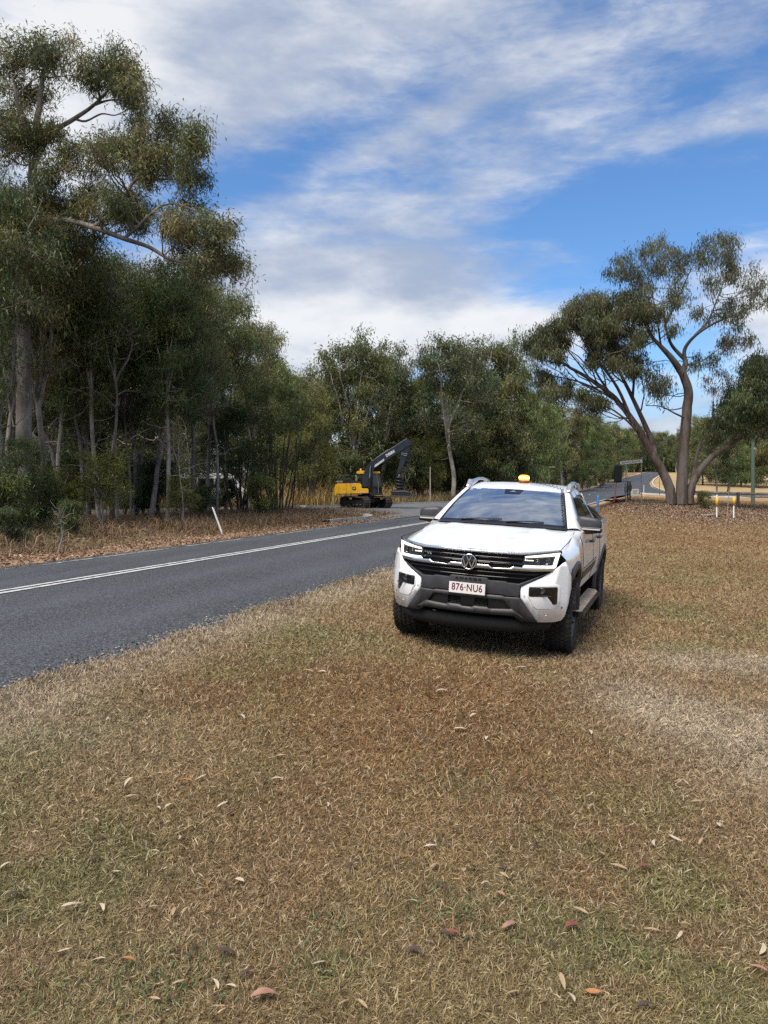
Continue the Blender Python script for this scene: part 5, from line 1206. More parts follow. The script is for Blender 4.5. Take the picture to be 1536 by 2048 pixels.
# wipers, mirrors, rails, step, handles, trim strips
for (pa, pb) in (((-.62, .03), (.02, .09)), ((.10, .03), (.66, .08))):
    mb = MB(); mb.tube([scr(pa[0], pa[1], .012), scr((pa[0] + pb[0]) / 2, (pa[1] + pb[1]) / 2, .018), scr(pb[0], pb[1], .010)], .008, 6); mb.build('wiper', M['black_plastic'], ute)
cw = MB(); cw.add([tuple(scr(-1 + .1 * k, .0, .0) + Vector((0, -.10 * b, -.012 * b + .004))) for k in range(21) for b in (0, 1)], [[2 * k, 2 * k + 1, 2 * k + 3, 2 * k + 2] for k in range(20)], True); cw.build('cowl', M['black_plastic'], ute)
for sg in (-1, 1):
    bm = bmesh.new(); bmesh.ops.create_cube(bm, size=1)
    bmesh.ops.subdivide_edges(bm, edges=bm.edges[:], cuts=3, use_grid_fill=True)
    for v in bm.verts:
        x, y, z = v.co; p = Vector((abs(x) * 2, abs(y) * 2, abs(z) * 2)); L4 = (p.x ** 5 + p.y ** 5 + p.z ** 5) ** .2; m_ = max(p); k = (m_ / L4) if L4 else 1
        x, y, z = x * k, y * k, z * k
        hgt = .19 * (1 - .22 * (x + .5) * (1 if z > 0 else .2)); v.co = Vector((sg * (.955 + .285 * x), 1.80 + .15 * y * (1 - .3 * (x + .5)) - .02 * (x + .5), 1.335 + hgt * z + .012 * (x + .5) * (1 if z < 0 else -1)))
    for f in bm.faces: f.smooth = True
    if sg < 0: bmesh.ops.reverse_faces(bm, faces=bm.faces[:])
    mm = bpy.data.meshes.new('side_mirror'); bm.to_mesh(mm); bm.free(); mir = link('side_mirror', mm, M['grey_trim'], ute)
    mb = MB(); mb.box((sg * .955, 1.795, 1.262), (.30, .145, .052), bev=.02); mb.tube([(sg * .84, 1.80, 1.262), (sg * .95, 1.80, 1.25), (sg * 1.05, 1.81, 1.25)], [.045, .04, .02], 8); mb.build('mirror_base', M['gloss_black'], mir)
    mb = MB(); mb.box((sg * .955, 1.722, 1.293), (.275, .006, .006)); mb.build('indicator_strip', M['satin'], mir)
    rl = MB(); rl.tube([(sg * .632, 2.26, 1.668), (sg * .630, 2.36, 1.725), (sg * .622, 2.50, 1.768), (sg * .615, 2.75, 1.800), (sg * .612, 3.0, 1.806), (sg * .615, 3.25, 1.790), (sg * .625, 3.42, 1.74)], [.022, .026, .024, .020, .020, .020, .026], 8); rl.box((sg * .635, 2.33, 1.715), (.055, .16, .075), M=Matrix.Rotation(R(38), 4, 'X'), bev=.018); rl.prism([(2.24, 1.655), (2.36, 1.728), (2.50, 1.770), (2.70, 1.800), (2.74, 1.790), (2.60, 1.752), (2.46, 1.722), (2.34, 1.690)], lambda a, b: (sg * .60, a, b), (sg * .055, 0, 0)); rl.prism([(3.45, 1.72), (3.36, 1.785), (3.18, 1.806), (3.12, 1.795), (3.24, 1.765), (3.32, 1.725)], lambda a, b: (sg * .60, a, b), (sg * .05, 0, 0)); rl.build('roof_rail', M['satin'], ute)
    stp = MB(); stp.prism([(.85, 1.08), (.98, 1.06), (1.02, 1.12), (1.02, 2.98), (.97, 3.2), (.85, 3.24)], lambda a, b: (sg * a, b, .355), (0, 0, .052)); so = stp.build('side_step', M['black_plastic'], ute)
    stp = MB(); stp.prism([(.86, 1.11), (.975, 1.09), (1.0, 1.14), (1.0, 2.96), (.96, 3.15), (.86, 3.2)], lambda a, b: (sg * a, b, .408), (0, 0, .006)); stp.build('step_tread', M['dust_tread'], so)
    for hv_ in (2.32, 3.30):
        hb = MB(); hb.tube([(sg * .943, hv_ - .12, 1.105), (sg * .972, hv_ - .07, 1.108), (sg * .974, hv_ + .06, 1.112), (sg * .945, hv_ + .11, 1.113)], .016, 8); hb.build('door_handle', M['gloss_black'], ute)
    for (w0, w1) in ((.70, .80), (.825, .838)):
        mb = MB(); mb.add([(sg * (side_u(v, w_) + .004), v, w_ + .012 * (v - 1.6)) for v in np.linspace(1.56, 3.1, 14) for w_ in (w0, w1)], [[2 * k, 2 * k + 1, 2 * k + 3, 2 * k + 2] for k in range(13)], True); mb.build('side_stripe', M['grey_trim'], ute)
# black sail bar behind the cab
sb = MB(); sb.tube([(-.84, 4.55, 1.29), (-.80, 3.95, 1.42), (-.70, 3.72, 1.50), (.70, 3.72, 1.50), (.80, 3.95, 1.42), (.84, 4.55, 1.29)], .04, 8); sb.build('sports_bar', M['black_plastic'], ute)
tn = MB(); tn.box((0, 4.5, 1.285), (1.66, 1.45, .03), bev=.01); tn.build('tray_cover', M['black_plastic'], ute)
# --- things carried by the ute
def on_ute(name, label, cat):
    o = thing(name, label, cat); o.matrix_world = UM; return o
bc_ = on_ute('beacon', 'lit amber beacon on the roof of the white ute', 'beacon')
M['amber'] = mat('amber_lens', (.75, .20, .01), .25, emit=(1.0, .33, .02), estr=1.6); M['amber_hot'] = mat('amber_flash', (1, .6, .15), .3, emit=(1.0, .62, .16), estr=9)
M['amber_dark'] = mat('amber_base', (.12, .045, .012), .4)
bz = roofw(2.6)
mb = MB(); mb.lathe([(bz - .004, .072), (bz + .018, .072), (bz + .030, .062), (bz + .030, .001)], 'Z', (.022, 2.6, 0), 28); mb.build('beacon_base', M['amber_dark'], bc_)
mb = MB(); mb.lathe([(bz + .030, .058), (bz + .045, .062), (bz + .082, .058), (bz + .094, .046), (bz + .098, .02), (bz + .098, .001)], 'Z', (.022, 2.6, 0), 28)
for k in range(12): a = k * math.pi / 6; mb.tube([(.022 + .063 * math.cos(a), 2.6 + .063 * math.sin(a), bz + .034), (.022 + .060 * math.cos(a), 2.6 + .060 * math.sin(a), bz + .086)], .004, 5)
mb.build('beacon_lens', M['amber'], bc_)
mb = MB()
for k in range(7): a = -math.pi / 2 + (k - 3) * .42; mb.box((.022 + .0635 * math.cos(a), 2.6 + .0635 * math.sin(a), bz + .062), (.020, .006, .018), rz=a + math.pi / 2)
mb.build('beacon_flash', M['amber_hot'], bc_)
path_c = catmull([(.09, 2.58, bz + .01), (.22, 2.5, roofw(2.5) + .012), (.40, 2.36, roofw(2.36) + .004), (.555, 2.27, 1.71), tuple(scr(.95, .97, .02)), tuple(scr(.945, .75, .015)), tuple(scr(.945, .5, .015)), tuple(scr(.95, .25, .015)), tuple(scr(.955, .03, .015))], 60)
P_ = np.array(path_c); dl = np.concatenate([[0], np.cumsum(np.linalg.norm(np.diff(P_, axis=0), axis=1))]); pts = []
for i in range(0, len(P_)):
    t_ = Vector(P_[min(i + 1, len(P_) - 1)] - P_[max(i - 1, 0)]).normalized(); a_ = t_.cross(Vector((0, 0, 1))).normalized(); b_ = t_.cross(a_); ph = dl[i] / .062 * 2 * math.pi; r_ = .0125
    pts.append(Vector(P_[i]) + a_ * math.cos(ph) * r_ + b_ * math.sin(ph) * r_ + Vector((0, 0, .008)))
mb = MB(); mb.tube(pts, .0036, 4); mb.build('coiled_cord', M['black_plastic'], bc_)
M['blue'] = mat('blue_paint', (.05, .20, .40), .45)
bp = on_ute('tool_handle', 'blue upright tool handle standing in the tray of the ute', 'tool')
mb = MB(); mb.tube([(.80, 4.42, 1.05), (.803, 4.42, 1.3), (.806, 4.42, 1.63)], [.014, .014, .013], 10); mb.build('shaft', M['blue'], bp)
mb = MB(); mb.tube([(.806, 4.42, 1.50), (.806, 4.42, 1.64)], .018, 10); mb.lathe([(1.64, .018), (1.65, .013), (1.653, .001)], 'Z', (.806, 4.42, 0), 12); mb.build('grip', M['blue'], bp)
rb = on_ute('red_bag', 'small red bag on the back seat, seen dimly through the windscreen', 'bag')
mb = MB(); mb.box((.04, 3.02, 1.49), (.20, .16, .11), bev=.035); mb.build('bag_body', mat('red_cloth', (.35, .03, .03), .8), rb); mb = MB(); mb.tube([(-.03, 3.02, 1.54), (.0, 3.02, 1.575), (.08, 3.02, 1.575), (.11, 3.02, 1.54)], .008, 6); mb.build('bag_strap', M['black_plastic'], rb)
# ------------------------------------------------------------------ the digger on the side street
M['digger_yellow'] = varied('digger_yellow', (.85, .47, .014), (.74, .39, .015), 3, .35)
M['digger_black'] = varied('digger_black', (.012, .014, .018), (.022, .024, .028), 4, .4)
M['digger_navy'] = varied('digger_dark_blue', (.014, .019, .030), (.022, .028, .042), 3, .35)
M['steel_dirty'] = varied('dirty_track_steel', (.045, .04, .034), (.10, .082, .062), 5, .8)
M['steel_grey'] = varied('worn_steel', (.16, .15, .14), (.26, .25, .24), 6, .5)
M['white_mark'] = mat('white_marking', (.75, .75, .75), .5)
M['orange_lens'] = mat('unlit_amber', (.6, .22, .03), .3)
DY_ = 52.0; DX_ = (719.5 - 768) / FPX * DY_
dg_ = thing('excavator', 'yellow and black tracked digger with raised dark boom on the side street', 'digger', (DX_, DY_, zat(DX_, DY_, True) + .03), R(2))
def e2(x, z, y=0): return ((x - 560) / 207.0, y, (1105 - z) / 207.0)
def slab(name, poly, y0, y1, m_, parent=None, bev=.0):
    mb = MB(); mb.prism(poly, lambda a, b: e2(a, b, y0), (0, y1 - y0, 0)); o = mb.build(name, m_, parent or dg_)
    if bev:
        bm = bmesh.new(); bm.from_mesh(o.data); bmesh.ops.bevel(bm, geom=bm.edges[:], offset=bev, segments=2, affect='EDGES'); bm.to_mesh(o.data); bm.free()
    return o
TH = R(-52); ax = Vector((math.cos(TH), math.sin(TH), 0)); pr = Vector((-ax.y, ax.x, 0))
def track(c):
    mb = MB(); L_, r_, wd = 1.95, .34, .52; n = 44; loop = []
    per = 2 * L_ + 2 * math.pi * r_
    for k in range(n):
        d = per * k / n
        if d < L_: x, z, a = -L_ / 2 + d, r_ * 2, 0
        elif d < L_ + math.pi * r_: q_ = (d - L_) / r_; x, z, a = L_ / 2 + r_ * math.sin(q_), r_ + r_ * math.cos(q_), -q_
        elif d < 2 * L_ + math.pi * r_: x, z, a = L_ / 2 - (d - L_ - math.pi * r_), 0, math.pi
        else: q_ = (d - 2 * L_ - math.pi * r_) / r_; x, z, a = -L_ / 2 - r_ * math.sin(q_), r_ - r_ * math.cos(q_), math.pi - q_
        loop.append((x, z, a))
    for (x, z, a) in loop:
        T_ = Matrix.Translation(Vector(c) + ax * x + Vector((0, 0, z + .03))) @ Matrix.Rotation(TH, 4, 'Z') @ Matrix.Rotation(-a, 4, 'Y')
        mb.M = T_; mb.box((0, 0, 0), (per / n * .94, wd, .05)); mb.box((0, 0, .035), (.03, wd, .05)); mb.M = Matrix()
    o = mb.build('track', M['steel_dirty'], dg_)
    fr = MB(); fr.M = Matrix.Translation(Vector(c) + Vector((0, 0, r_ + .03))) @ Matrix.Rotation(TH, 4, 'Z')
    fr.box((0, 0, 0), (L_, .30, .36), bev=.05)
    for s_ in (-1, 1): fr.lathe([(-.16, .28), (.16, .28), (.16, .05), (.20, .05), (.20, 0.001)], 'Y', (s_ * L_ / 2, 0, 0), 20); fr.lathe([(-.16, .001), (-.16, .28)], 'Y', (s_ * L_ / 2, 0, 0), 20)
    for k in range(5): fr.lathe([(-.2, .001), (-.2, .11), (.2, .11), (.2, .001)], 'Y', (-.75 + k * .375, 0, -.2), 14)
    fr.M = Matrix(); fr.build('track_frame', M['digger_black'], o)
cc_ = Vector((.42, 0, 0)); track(cc_ - pr * .95); track(cc_ + pr * .95)
mb = MB(); mb.M = Matrix.Translation((.42, 0, .5)) @ Matrix.Rotation(TH, 4, 'Z'); mb.box((0, 0, 0), (1.3, 1.5, .34), bev=.06); mb.M = Matrix(); mb.cyl((.42, 0, .6), (.42, 0, .9), .55, 24); mb.build('undercarriage', M['digger_black'], dg_)
slab('deck', [(245, 905), (690, 905), (720, 935), (880, 925), (880, 912), (690, 890)], -1.2, 1.2, M['digger_black'])
eh = slab('engine_hood', [(262, 770), (560, 765), (580, 780), (586, 836), (676, 840), (682, 905), (262, 912)], -1.22, -.32, M['digger_yellow'], bev=.03)
cwt = slab('counterweight', [(215, 805), (238, 772), (285, 768), (285, 915), (250, 916), (246, 941), (217, 941)], -1.24, 1.22, M['digger_yellow'], bev=.05)
slab('engine_cover', [(268, 762), (280, 728), (470, 722), (560, 745), (590, 830), (560, 880), (290, 900)], -.9, 1.0, M['digger_black'], bev=.03)
for x in (380, 440): mb = MB(); mb.box(e2(x, 838, -1.225), (.012, .012, .62)); mb.build('panel_gap', M['digger_black'], eh)
mb = MB(); mb.box(e2(345, 845, -1.226), (.05, .012, .04)); mb.build('latch', M['digger_black'], eh)
# round-cornered black emblem with a leaping stag silhouette
mb = MB(); mb.prism([(482 + 27 * math.copysign(abs(math.cos(a)) ** .55, math.cos(a)), 836 + 25 * math.copysign(abs(math.sin(a)) ** .55, math.sin(a))) for a in np.linspace(0, 6.283, 25)[:-1]], lambda a, b: e2(a, b, -1.222), (0, -.008, 0)); em = mb.build('emblem', M['gloss_black'], eh)
mb = MB()
mb.prism([(464, 838), (476, 829), (484, 826), (486, 816), (490, 826), (498, 822), (494, 832), (503, 846), (496, 842), (488, 838), (480, 846), (470, 852), (475, 843)], lambda a, b: e2(a, b, -1.230), (0, -.004, 0)); mb.build('stag', M['digger_yellow'], em)
letters('lettering', '135', .13, lambda x, y, z: tuple(Vector(e2(482, 778, -1.226)) + Vector((x, -z, y))), M['white_mark'], eh, .004)
letters('lettering', 'DEERE', .12, lambda x, y, z: tuple(Vector(e2(600, 886, -1.226)) + Vector((x, -z, y))), M['white_mark'], eh, .003)
# rails, exhaust, lamps
mb = MB()
for pts in ([(240, 765), (240, 665), (430, 660), (430, 760)], [(240, 712), (430, 708)], [(330, 765), (330, 662)]):
    mb.tube([e2(a, b, -1.1) for a, b in pts], .018, 6)
mb.tube([e2(240, 668, -1.1), e2(240, 668, 1.0), e2(240, 765, 1.0)], .018, 6); mb.build('handrail', M['digger_black'], dg_)
mb = MB(); mb.tube([e2(512, 740, -.3), e2(512, 680, -.3), e2(506, 668, -.3), e2(496, 664, -.3)], [.07, .07, .075, .07], 12); mb.build('exhaust', M['steel_grey'], dg_)
mb = MB(); mb.box(e2(284, 745, -1.0), (.5, .2, .12), bev=.03); mb.build('toolbox', M['steel_grey'], dg_)
# cab
slab('cab', [(590, 930), (590, 640), (720, 632), (840, 628), (862, 720), (880, 915), (720, 930)], .06, 1.15, M['digger_black'])
slab('cab_roof', [(514, 625), (520, 596), (600, 588), (845, 600), (850, 628), (600, 634), (514, 632)], .02, 1.18, M['digger_yellow'], bev=.02)
slab('cab_window', [(742, 905), (742, 645), (785, 640), (812, 720), (815, 880), (790, 905)], .035, .055, M['dark_glass'])
slab('cab_window', [(830, 640), (852, 720), (868, 880), (832, 890), (826, 720), (800, 640)], .035, .055, M['dark_glass'])
slab('cab_window', [(600, 760), (600, 648), (720, 645), (720, 760)], .035, .055, M['dark_glass'])
mb = MB(); mb.tube([e2(790, 640, .02), e2(815, 720, .01), e2(822, 800, .01), e2(820, 910, .02)], .025, 6); mb.build('cab_pillar', M['steel_grey'], dg_)
mb = MB(); mb.lathe([(e2(575, 588)[2], .07), (e2(575, 560)[2], .06), (e2(575, 556)[2], .001)], 'Z', (e2(575, 0)[0], .5, 0), 14); mb.build('beacon', M['orange_lens'], dg_)
# boom, cylinders, stick, hanging head
bo = slab('boom', [(588, 815), (612, 690), (622, 600), (650, 530), (700, 474), (1212, 144), (1250, 158), (1288, 190), (1266, 236), (1195, 270), (1120, 326), (790, 536), (752, 580), (728, 690), (715, 815)], -.24, .16, M['digger_navy'], bev=.02)
slab('boom_edge', [(722, 465), (1210, 150), (1222, 144), (1210, 138), (716, 458)], -.22, .14, M['steel_grey'])
letters('lettering', 'DEERE', .235, lambda x, y, z: tuple(Vector(e2(985, 352, -.245)) + Vector((x * math.cos(R(31)) - y * math.sin(R(31)), -z, x * math.sin(R(31)) + y * math.cos(R(31))))), M['white_mark'], bo, .004, 1.0, 1.0, .006)
for o_ in (0, 17):
    mb = MB(); mb.prism([(764, 518 + o_), (896, 424 + o_), (902, 430 + o_), (770, 526 + o_)], lambda a, b: e2(a, b, -.242), (0, -.006, 0)); mb.build('marking_strip', M['white_mark'], bo)
mb = MB(); mb.tube([e2(690, 830, -.34), e2(705, 640, -.34)], .085, 12); mb.tube([e2(705, 640, -.34), e2(712, 515, -.30)], .045, 10); mb.build('boom_cylinder', M['digger_black'], dg_)
mb = MB(); mb.tube([e2(697, 690, -.43), e2(709, 520, -.40)], .03, 6); mb.build('cylinder_rod', M['steel_grey'], dg_)
mb = MB(); mb.tube([e2(790, 420, -.05), e2(960, 300, -.05)], .07, 10); mb.tube([e2(960, 300, -.05), e2(1180, 215, -.05)], .04, 8); mb.build('arm_cylinder', M['digger_black'], dg_)
sk = slab('stick', [(1175, 205), (1215, 190), (1288, 190), (1262, 270), (1215, 400), (1160, 545), (1118, 625), (1078, 640), (1088, 570), (1118, 480), (1132, 350), (1150, 265)], -.18, .10, M['digger_navy'], bev=.02)
for (x0, z0, x1, z1) in ((1140, 345, 1222, 362), (1136, 366, 1216, 384)): mb = MB(); mb.tube([e2(x0, z0, -.2), e2(x1, z1, -.2)], .025, 6); mb.build('hose_clamp', M['steel_grey'], sk)
mb = MB()
for k, (a, b, c, d) in enumerate(((1230, 330, 1215, 620), (1210, 400, 1190, 660), (1240, 300, 1190, 640))): mb.tube(catmull([e2(a, b, -.15 + .1 * k), e2(a + 35, (b + d) / 2 - 30, -.2 + .1 * k), e2(c + 20, d - 60, -.2 + .1 * k), e2(c - 40, d + 30, -.15)], 6), .028, 6)
mb.build('hydraulic_hose', M['black_plastic'], sk)
at = MB(); at.lathe([(e2(0, 850)[2], .16), (e2(0, 700)[2], .14), (e2(0, 640)[2], .17), (e2(0, 628)[2], .001)], 'Z', (e2(1115, 0)[0], 0, 0), 18)
at.tube([(e2(1115, 0)[0] + (.20 + .07 * u) * math.cos(u * 26), (.20 + .07 * u) * math.sin(u * 26), e2(0, 655 + 190 * u)[2]) for u in np.linspace(0, 1, 70)], .05, 7)
at.build('drive_motor', M['black_plastic'], dg_)
hd = slab('cutting_head', [(1000, 905), (1012, 866), (1080, 850), (1200, 852), (1262, 880), (1268, 925), (1250, 940), (1020, 932)], -.55, .55, M['digger_black'], bev=.04)
slab('skirt', [(980, 942), (1000, 905), (1020, 930), (1250, 938), (1272, 920), (1292, 945), (1262, 992), (1235, 965), (1010, 962)], -.58, .58, M['steel_dirty'], hd)
slab('head_edge', [(1012, 885), (1030, 872), (1180, 868), (1240, 884), (1238, 890), (1180, 876), (1034, 880)], -.57, -.55, M['steel_grey'], hd)

# ------------------------------------------------------------------ white vehicle half hidden behind the forest edge
vx, vy = (428 - 768) / FPX * 51.5, 51.5
van = thing('van', 'white van almost hidden behind the bushes left of the side street', 'van', (vx, vy, zat(vx, vy, True) + .02), R(8))
mb = MB()
pf_ = [(-2.35, .42), (-2.38, 1.0), (-2.30, 1.55), (-2.15, 2.12), (-1.9, 2.22), (1.05, 2.22), (1.35, 2.12), (1.95, 1.25), (2.42, 1.02), (2.5, .62), (2.46, .40)]
nsec = 7; vs = []
for k in range(nsec):
    y = -.9 + 1.8 * k / (nsec - 1); e_ = abs(2 * k / (nsec - 1) - 1) ** 4
    for (x, z) in pf_: vs.append((x * (1 - .03 * e_), y * (1 - .12 * max(0, (z - 1.1) / 1.1)), z - .07 * e_ * (z > 1.9)))
m_ = len(pf_); fs = [[a * m_ + b, a * m_ + (b + 1) % m_, (a + 1) * m_ + (b + 1) % m_, (a + 1) * m_ + b] for a in range(nsec - 1) for b in range(m_)] + [list(range(m_)), list(range((nsec - 1) * m_, nsec * m_))]
mb.add(vs, fs, False); mb.build('van_body', M['white_plastic'], van)
for (x0, x1) in ((-2.05, -1.05), (-.95, .05), (.15, 1.15)):
    for sg in (-1, 1):
        mb = MB(); mb.prism([(x0, 1.28), (x1 + (.35 if x1 > 1 else 0), 1.28), (x1, 1.90), (x0, 1.90)], lambda a, b: (a, sg * (.905 * (1 - .12 * max(0, (b - 1.1) / 1.1)) + .004), b), (0, sg * .008, 0)); mb.build('window', M['dark_glass'], van)
mb = MB(); mb.add([(1.97 + .01, -.72, 1.28), (1.97 + .01, .72, 1.28), (1.40, .66, 2.06), (1.40, -.66, 2.06)], [[0, 1, 2, 3]]); mb.build('windscreen', M['dark_glass'], van)
for x in (-1.5, 1.6):
    for sg in (-1, 1):
        mb = MB(); mb.lathe([(-.1, .20), (-.1, .30), (-.07, .335), (.07, .335), (.1, .30), (.1, .2), (.06, .18), (.06, .001)], 'Y', (x, sg * .82, .33), 24); mb.build('wheel', M['rubber'], van)
for sg in (-1, 1): mb = MB(); mb.box((2.44, sg * .68, .88), (.10, .30, .16), bev=.03); mb.build('headlight', M['lens'], van)

# ------------------------------------------------------------------ posts, signs and the portable signal
def base_at(px, py, Y=None):
    if Y is None: return drop(px, py)
    p = W(px, py, Y); p.z = zat(p.x, p.y); return p
M['red_reflector'] = mat('red_reflector', (.25, .02, .02), .25); M['grey_reflector'] = mat('grey_reflector', (.06, .05, .05), .25)
def guide_post(px0, py0, px1, py1, label, refl=True):
    b = base_at(px0, py0); t_ = W(px1, py1, b.y); t_ = Vector((t_.x, b.y, t_.z))
    o = thing('guide_post', label, 'post', b, 0, 'white roadside guide posts'); d = t_ - b; L_ = d.length; o.rotation_euler = d.to_track_quat('Z', 'Y').to_euler()
    mb = MB(); mb.prism([(-.05, -.1), (.05, -.1), (.05, L_ - .03), (.03, L_), (-.03, L_), (-.05, L_ - .03)], lambda a, z: (a, -.012, z), (0, .022, 0)); mb.box((0, .014, L_ / 2), (.02, .03, L_ - .1)); mb.build('post_blade', M['white_plastic'], o)
    mb = MB(); mb.prism([(-.022, L_ - .30), (.022, L_ - .30), (.022, L_ - .12), (-.022, L_ - .12)], lambda a, z: (a - .012, -.0125, z), (0, -.006, 0)); mb.build('reflector', M['red_reflector'] if refl else M['grey_reflector'], o); return o
guide_post(445, 1069, 425, 1014.5, 'tilted white guide post with red reflector on the left verge')
guide_post(1287.5, 992, 1287.5, 970, 'small upright white guide post beyond the street sign', False)
def post(name, px, py0, py1, r_, m_, label, cat, Y=None, pxt=None, taper=.9, cap=True, group=None):
    b = base_at(px, py0, Y); t_ = W(pxt or px, py1, b.y); L_ = t_.z - b.z; o = thing(name, label, cat, b, 0, group); dx = t_.x - b.x
    mb = MB(); mb.tube([(0, 0, -.2), (dx * .5, 0, L_ * .5), (dx, 0, L_ * .97), (dx, 0, L_)], [r_, r_ * (1 + taper) / 2, r_ * taper, r_ * taper * .8], 10); mb.build('shaft', m_, o); return o, L_
M['old_timber'] = varied('old_timber', (.12, .10, .08), (.06, .05, .042), 4, .9, .3, 20, stretch=(1, 1, .2)); M['pale_timber'] = varied('pale_timber', (.40, .34, .26), (.28, .23, .17), 4, .9, stretch=(1, 1, .2))
M['pole_green'] = varied('treated_pole', (.095, .16, .115), (.15, .175, .135), 1.4, .85, .2, 30, stretch=(1, 1, .15))
# street sign
sb_ = base_at(1268, 1006, 45.0); ss_ = thing('street_sign', 'white street name sign with black lettering on two thin posts', 'sign', sb_)
def rel(px, py, Y=45.0): return W(px, py, Y) - sb_
for (px, pt) in ((1252, 924), (1283, 915)):
    a = rel(px, 1004); a.z = zat(a.x + sb_.x, a.y + sb_.y) - sb_.z - .2; b = rel(px, pt); mb = MB(); mb.tube([a, b], .028, 10); mb.lathe([(b.z, .028), (b.z + .02, .02), (b.z + .022, .001)], 'Z', (b.x, b.y, 0), 10); mb.build('post', M['galv'], ss_)
A_, B_ = rel(1239.3, 926.2), rel(1284.2, 921.8); d_ = B_ - A_; an = math.atan2(d_.z, d_.x); mid = (A_ + B_) / 2
mb = MB(); mb.box((mid.x, mid.y - .045, mid.z), (d_.length, .022, .20), M=Matrix.Rotation(-an, 4, 'Y'), bev=.006); bl = mb.build('sign_blade', M['white_plastic'], ss_)
letters('lettering', 'MOORLENS CREEK ROAD', .100, lambda x, y, z: (mid.x + x * math.cos(an) - y * math.sin(an), mid.y - .058 - z, mid.z + x * math.sin(an) + y * math.cos(an)), M['old_timber'], bl, .001, .92)
# portable traffic signal, seen from behind
tb = base_at(1232, 1004, 44.5); ts = thing('traffic_signal', 'black portable traffic light seen from behind on an orange stand', 'traffic light', tb)
M['orange'] = mat('orange_paint', (.55, .12, .05), .5)
def relt(px, py): return W(px, py, 44.5) - tb
mb = MB(); mb.tube([relt(1229.5, 1003), relt(1233.5, 958)], .032, 10); mb.tube([relt(1224, 1001), relt(1230, 994), relt(1236, 1001)], .025, 8); mb.tube([relt(1221, 1003), relt(1240, 1003)], .03, 8); mb.build('stand', M['orange'], ts)
c = (relt(1236, 948)); mb = MB(); mb.box((c.x, c.y, c.z), (.43, .22, 1.0), bev=.07)
for k in (-.09, .0, .09): mb.box((c.x + k, c.y - .105, c.z), (.03, .02, .84), bev=.006)
mb.build('signal_head', M['black_plastic'], ts)
for k in range(3):
    mb = MB(); zz = c.z + .25 - .25 * k; mb.lathe([(.10, .11), (.26, .115), (.26, .108), (.10, .10), (.10, .001)], 'Y', (c.x, c.y, zz), 16); mb.build('lamp_hood', M['black_plastic'], ts)
mb = MB(); mb.tube([c + Vector((-.10, 0, .3)), c + Vector((-.11, 0, .62))], .022, 8); mb.build('aerial', M['galv'], ts)
for (px, py, s_) in ((1238.5, 1002, (.52, .5, .24)), (1217.5, 1001, (.42, .4, .10))):
    mb = MB(); q_ = relt(px, py); mb.box((q_.x, q_.y, max(.1, q_.z)), s_, rz=.3, bev=.06); mb.build('weight_bag', M['black_plastic'], ts)
mb = MB(); q_ = relt(1238.5, 1000); mb.box((q_.x, q_.y - .26, q_.z + .02), (.30, .02, .035), rz=.3); mb.build('reflective_strip', M['orange'], ts)
# dark marker posts beside the signal
for (px, y0, y1, lb) in ((1251.2, 1005, 967, 'left of three dark timber posts by the street sign, with a small box'), (1255.6, 1004, 962, 'middle one of three dark timber posts by the street sign, the tallest'), (1260, 1003.5, 962.5, 'right one of three dark timber posts by the street sign')):
    o, L_ = post('marker_post', px, y0, y1, .045, M['old_timber'], lb, 'post', 46.0, None, .95, group='dark posts beside the street sign')
    mb = MB(); mb.box((0, -.03, L_ * .66), (.15, .13, .34), bev=.02); mb.build('marker_box', M['old_timber'], o)
b = base_at(1269.5, 992, 58.0); bd = thing('notice_board', 'low grey board standing between the dark posts and the right sign post', 'board', b)
mb = MB(); mb.box((0, 0, .36), (.62, .03, .50), bev=.01); mb.build('panel', M['galv'], bd)
for x in (-.29, .29): mb = MB(); mb.tube([(x, .03, -.2), (x, .03, .68)], .02, 8); mb.build('leg', M['old_timber'], bd)
for k in range(3): mb = MB(); mb.box((0.02, -.018, .48 - .1 * k), (.30, .004, .035)); mb.build('dark_line', M['old_timber'], bd)
post('thin_post', 1319, 989, 957, .03, M['old_timber'], 'thin dark post left of the leaning trunk, by the side road', 'post', 80)
# yellow-sleeved markers
M['yellow'] = varied('yellow_sleeve', (.78, .50, .03), (.66, .40, .04), 8, .6)
for (px, y0, y1, ym, lb, dirty) in ((1433.5, 1035, 990.5, 1013, 'white marker post with a stained yellow sleeve and grey tip, nearer the big gum', True), (1467.5, 1036.5, 994.5, 1010.5, 'white marker post with a clean bright yellow sleeve beside the dark timber post', False)):
    o, L_ = post('marker_post', px, y0, y1, .036, M['white_plastic'], lb, 'post', None, None, 1.0, group='yellow-topped marker posts')
    b = base_at(px, y0); zm = W(px, ym, b.y).z - b.z
    mb = MB(); mb.lathe([(zm, .037), (zm, .062), (L_ - (.10 if dirty else .02), .062), (L_ - (.09 if dirty else .01), .04)], 'Z', n=16); mb.build('sleeve', M['yellow'], o)
    mb = MB(); mb.lathe([(L_ - .10, .040), (L_ + .01, .038), (L_ + .025, .001)], 'Z', n=14); mb.build('tip', M['galv'] if dirty else M['yellow'], o)
